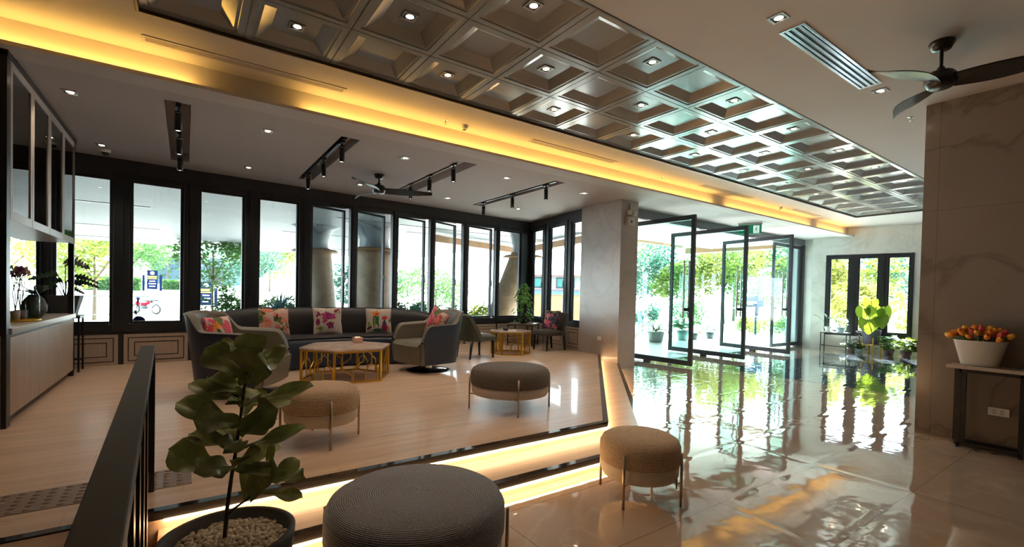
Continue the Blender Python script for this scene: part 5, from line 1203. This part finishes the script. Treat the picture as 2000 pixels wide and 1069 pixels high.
# hedge, grey building, orange building, railings
def hedge(x0, x1, y, z, h, label, seed):
    t = thing('hedge', label, 'hedge', ((x0+x1)/2, y, z)); rnd = random.Random(seed); m = MB(); L_ = x1-x0
    for k in range(1800):
        p = Vector((rnd.uniform(-L_/2, L_/2), rnd.uniform(-.4, .4), rnd.uniform(0, h))); a = Vector((rnd.uniform(-1, 1), rnd.uniform(-1, 1), rnd.uniform(-1, 1))).normalized()*.12; b = a.cross(Vector((.3, .8, .1))).normalized()*.07; m.add([p-a, p+b, p+a, p-b], [(0, 1, 2, 3)])
    m.box(-L_/2, L_/2, -.25, .25, -.3, h*.85); m.build('foliage', M_tree[0], t, fix=False)
hedge(-6.5, -3.0, 49, 1.0, 1.0, 'clipped green hedge behind the window with the motorbike', 1)
hedge(-1.6, 1.2, 50, 1.1, .8, 'clipped green hedge right of the far navy sign', 2)
gb = thing('house', 'grey modern house with balcony behind the trees, second window', 'building', (1.5, 62, 1.6))
m = MB(); m.box(-4.5, 5, 0, 8, -.5, 3.0); m.build('wall', pbr('blue_grey_wall', (.06, .10, .14), .7), gb); MB().box(-1.2, 5.5, -1.4, 8, 3.0, 3.4).build('balcony_slab', M_white, gb); MB().box(-1.2, 5.5, -1.4, -1.3, 3.4, 4.4).build('balcony_rail', M_glassgreen, gb); MB().box(.6, 2.2, -.05, 0, -.3, 2.6).build('dark_opening', M_black, gb)
ob = thing('shop_building', 'low building with yellow wall, blue band and red roof beyond the right windows', 'building', (19.8, 22.7, -.5), math.radians(-35))
M_ywall = pbr('yellow_rendered_wall', (.34, .18, .07), .7, var=.04, vs=2)
MB().box(-2.6, 2.6, 0, 2, 0, 1.85).build('wall', M_ywall, ob); MB().box(-2.6, 2.6, -.12, 0, 1.85, 2.15).build('blue_band', pbr('light_blue_band', (.09, .17, .27), .5), ob)
MB().box(-2.6, 2.6, .4, 2, 2.15, 3.1).build('upper_wall', pbr('white_blue_wall', (.25, .28, .31), .6), ob)
for i, (x0, x1) in enumerate(((-2.2, -1.2), (-.3, .9), (1.4, 2.4))):
    w_ = MB().box(x0, x1, .34, .4, 2.3, 2.95).build('window', M_dark, ob); MB().box(x0+.08, x1-.08, .32, .34, 2.36, 2.9).build('pane', pbr('teal_pane', (.04, .18, .16), .2) if 'teal_pane' not in MATS else MATS['teal_pane'], w_)
m = MB(); m.add([(-2.8, -.2, 3.05), (2.8, -.2, 3.05), (2.8, 2.6, 3.6), (-2.8, 2.6, 3.6), (-2.8, -.2, 3.12), (2.8, -.2, 3.12), (2.8, 2.6, 3.67), (-2.8, 2.6, 3.67)], [(0, 1, 2, 3), (4, 5, 6, 7), (0, 1, 5, 4), (1, 2, 6, 5), (2, 3, 7, 6), (3, 0, 4, 7)]); m.build('roof', pbr('red_tile_roof', (.16, .05, .04), .7), ob)
MB().box(-2.6, 2.6, -.3, .4, 2.15, 2.22).build('ledge', pbr('maroon_ledge', (.22, .07, .06), .6), ob)
def railing(a, b, h, n, label, mat):
    t = thing('garden_railing', label, 'railing', (a[0], a[1], 0), math.atan2(b[1]-a[1], b[0]-a[0])); L_ = math.hypot(b[0]-a[0], b[1]-a[1])
    m = MB(); m.box(0, L_, -.025, .025, h-.05, h); m.box(0, L_, -.02, .02, .12, .16); m.build('rails', mat, t)
    for k in range(n+1): MB().box(L_*k/n-.015, L_*k/n+.015, -.015, .015, 0, h-.05).build('baluster', mat, t)
railing((15.0, 15.4), (20.5, 10.8), .95, 24, 'white garden railing behind the entrance terrace', M_white)
railing((-5, 24.5), (-1.2, 24.5), .9, 12, 'white street railing behind the far left window', M_white)
# motorbikes
def bike(loc, rz, label, body):
    t = thing('motorbike', label, 'motorbike', loc, rz, 'parked motorbikes')
    M_tyre = M_black
    for x in (-.62, .62):
        m = MB(Matrix.Translation((x, 0, .29)) @ Matrix.Rotation(PI/2, 4, 'X')); 
        m.lathe([(.20, -.04), (.27, -.045), (.29, 0), (.27, .045), (.20, .04), (.20, -.04)], 28); w_ = m.build('wheel', M_tyre, t)
        m = MB()
        for k in range(6): a = k*PI/3; m.tube([(x, 0, .29), (x+.21*math.cos(a), 0, .29+.21*math.sin(a))], .010, 5)
        m.build('spokes', M_chrome, w_)
    m = MB(); m.tube([(.62, .0, .29), (.52, 0, .62), (.42, 0, .95)], .03, 8); m.build('fork', M_chrome, t)
    m = MB(); m.grid(lambda u, v: (.52-.9*u, .13*math.sin(2*PI*v)*(1-.3*u), .62+.10*math.cos(2*PI*v)*(1-.2*u)-.12*math.sin(PI*u)+.12*u), 14, 12, True); m.build('fairing', body, t)
    m = MB(); m.grid(lambda u, v: (-.02-.68*u, .13*math.sin(2*PI*v), .74+.05*math.cos(2*PI*v)+.04*u), 10, 12); m.ball((-.70, 0, .78), (.08, .13, .05), 10); m.ball((-.02, 0, .74), (.06, .13, .05), 10); m.build('seat', M_black, t)
    m = MB(); m.ball((.46, 0, .86), (.10, .10, .09), 14); m.build('head_cowl', pbr('deep_blue_paint', (.008, .012, .07), .9, spec=.08) if 'deep_blue_paint' not in MATS else MATS['deep_blue_paint'], t)
    m = MB(); m.tube([(.40, -.32, 1.05), (.42, 0, 1.0), (.40, .32, 1.05)], .015, 8); m.build('handlebar', M_black, t)
    for s_ in (-1, 1):
        q = MB(); q.tube([(.42, s_*.2, 1.03), (.44, s_*.30, 1.22)], .006, 5); q.ball((.44, s_*.32, 1.25), (.02, .07, .045), 10); q.build('mirror', M_black, t)
    m = MB(); m.ball((.10, 0, .38), (.22, .13, .15), 12); m.build('engine', M_dark, t); MB().tube([(.1, .12, .3), (-.3, .16, .26), (-.75, .17, .32)], [.02, .03, .045], 10).build('exhaust', M_chrome, t)
    return t
b1_ = bike((-2.0, 36.6, -.42), math.radians(140), 'red and blue motorbike parked on the street behind the second window', pbr('red_paint', (.22, .008, .02), .9, spec=.08)); b1_.scale = (1.12,)*3
b2_ = bike((-1.02, 9.80, -.01), math.radians(4), 'dark motorbike parked just outside the far left windows', pbr('grey_blue_paint', (.02, .035, .05), .3)); b2_.scale = (.86,)*3
# outdoor chairs
for i, (x, y) in enumerate(((11.9, 10.4), (13.2, 10.6))):
    t = thing('garden_chair', ('dark blue outdoor chair outside, nearest the marble column', 'dark blue outdoor chair outside behind the cycad')[i], 'chair', (x, y, 0), math.radians(-70+40*i), 'blue garden chairs'); M_bl = potm('blue_chair_plastic', (.05, .12, .20))
    MB().box(-.22, .22, -.22, .22, .42, .45).build('seat', M_bl, t, bevel=.01)
    MB().grid(lambda u, v: (-.20-.06*v, (u-.5)*.44, .45+.38*v), 6, 4).build('backrest', M_bl, t, solid=.02)
    for sx in (-.19, .19):
        for sy in (-.19, .19): MB().box(sx-.012, sx+.012, sy-.012, sy+.012, 0, .42).build('leg', M_bl, t)
# white building side outside, right of the doors
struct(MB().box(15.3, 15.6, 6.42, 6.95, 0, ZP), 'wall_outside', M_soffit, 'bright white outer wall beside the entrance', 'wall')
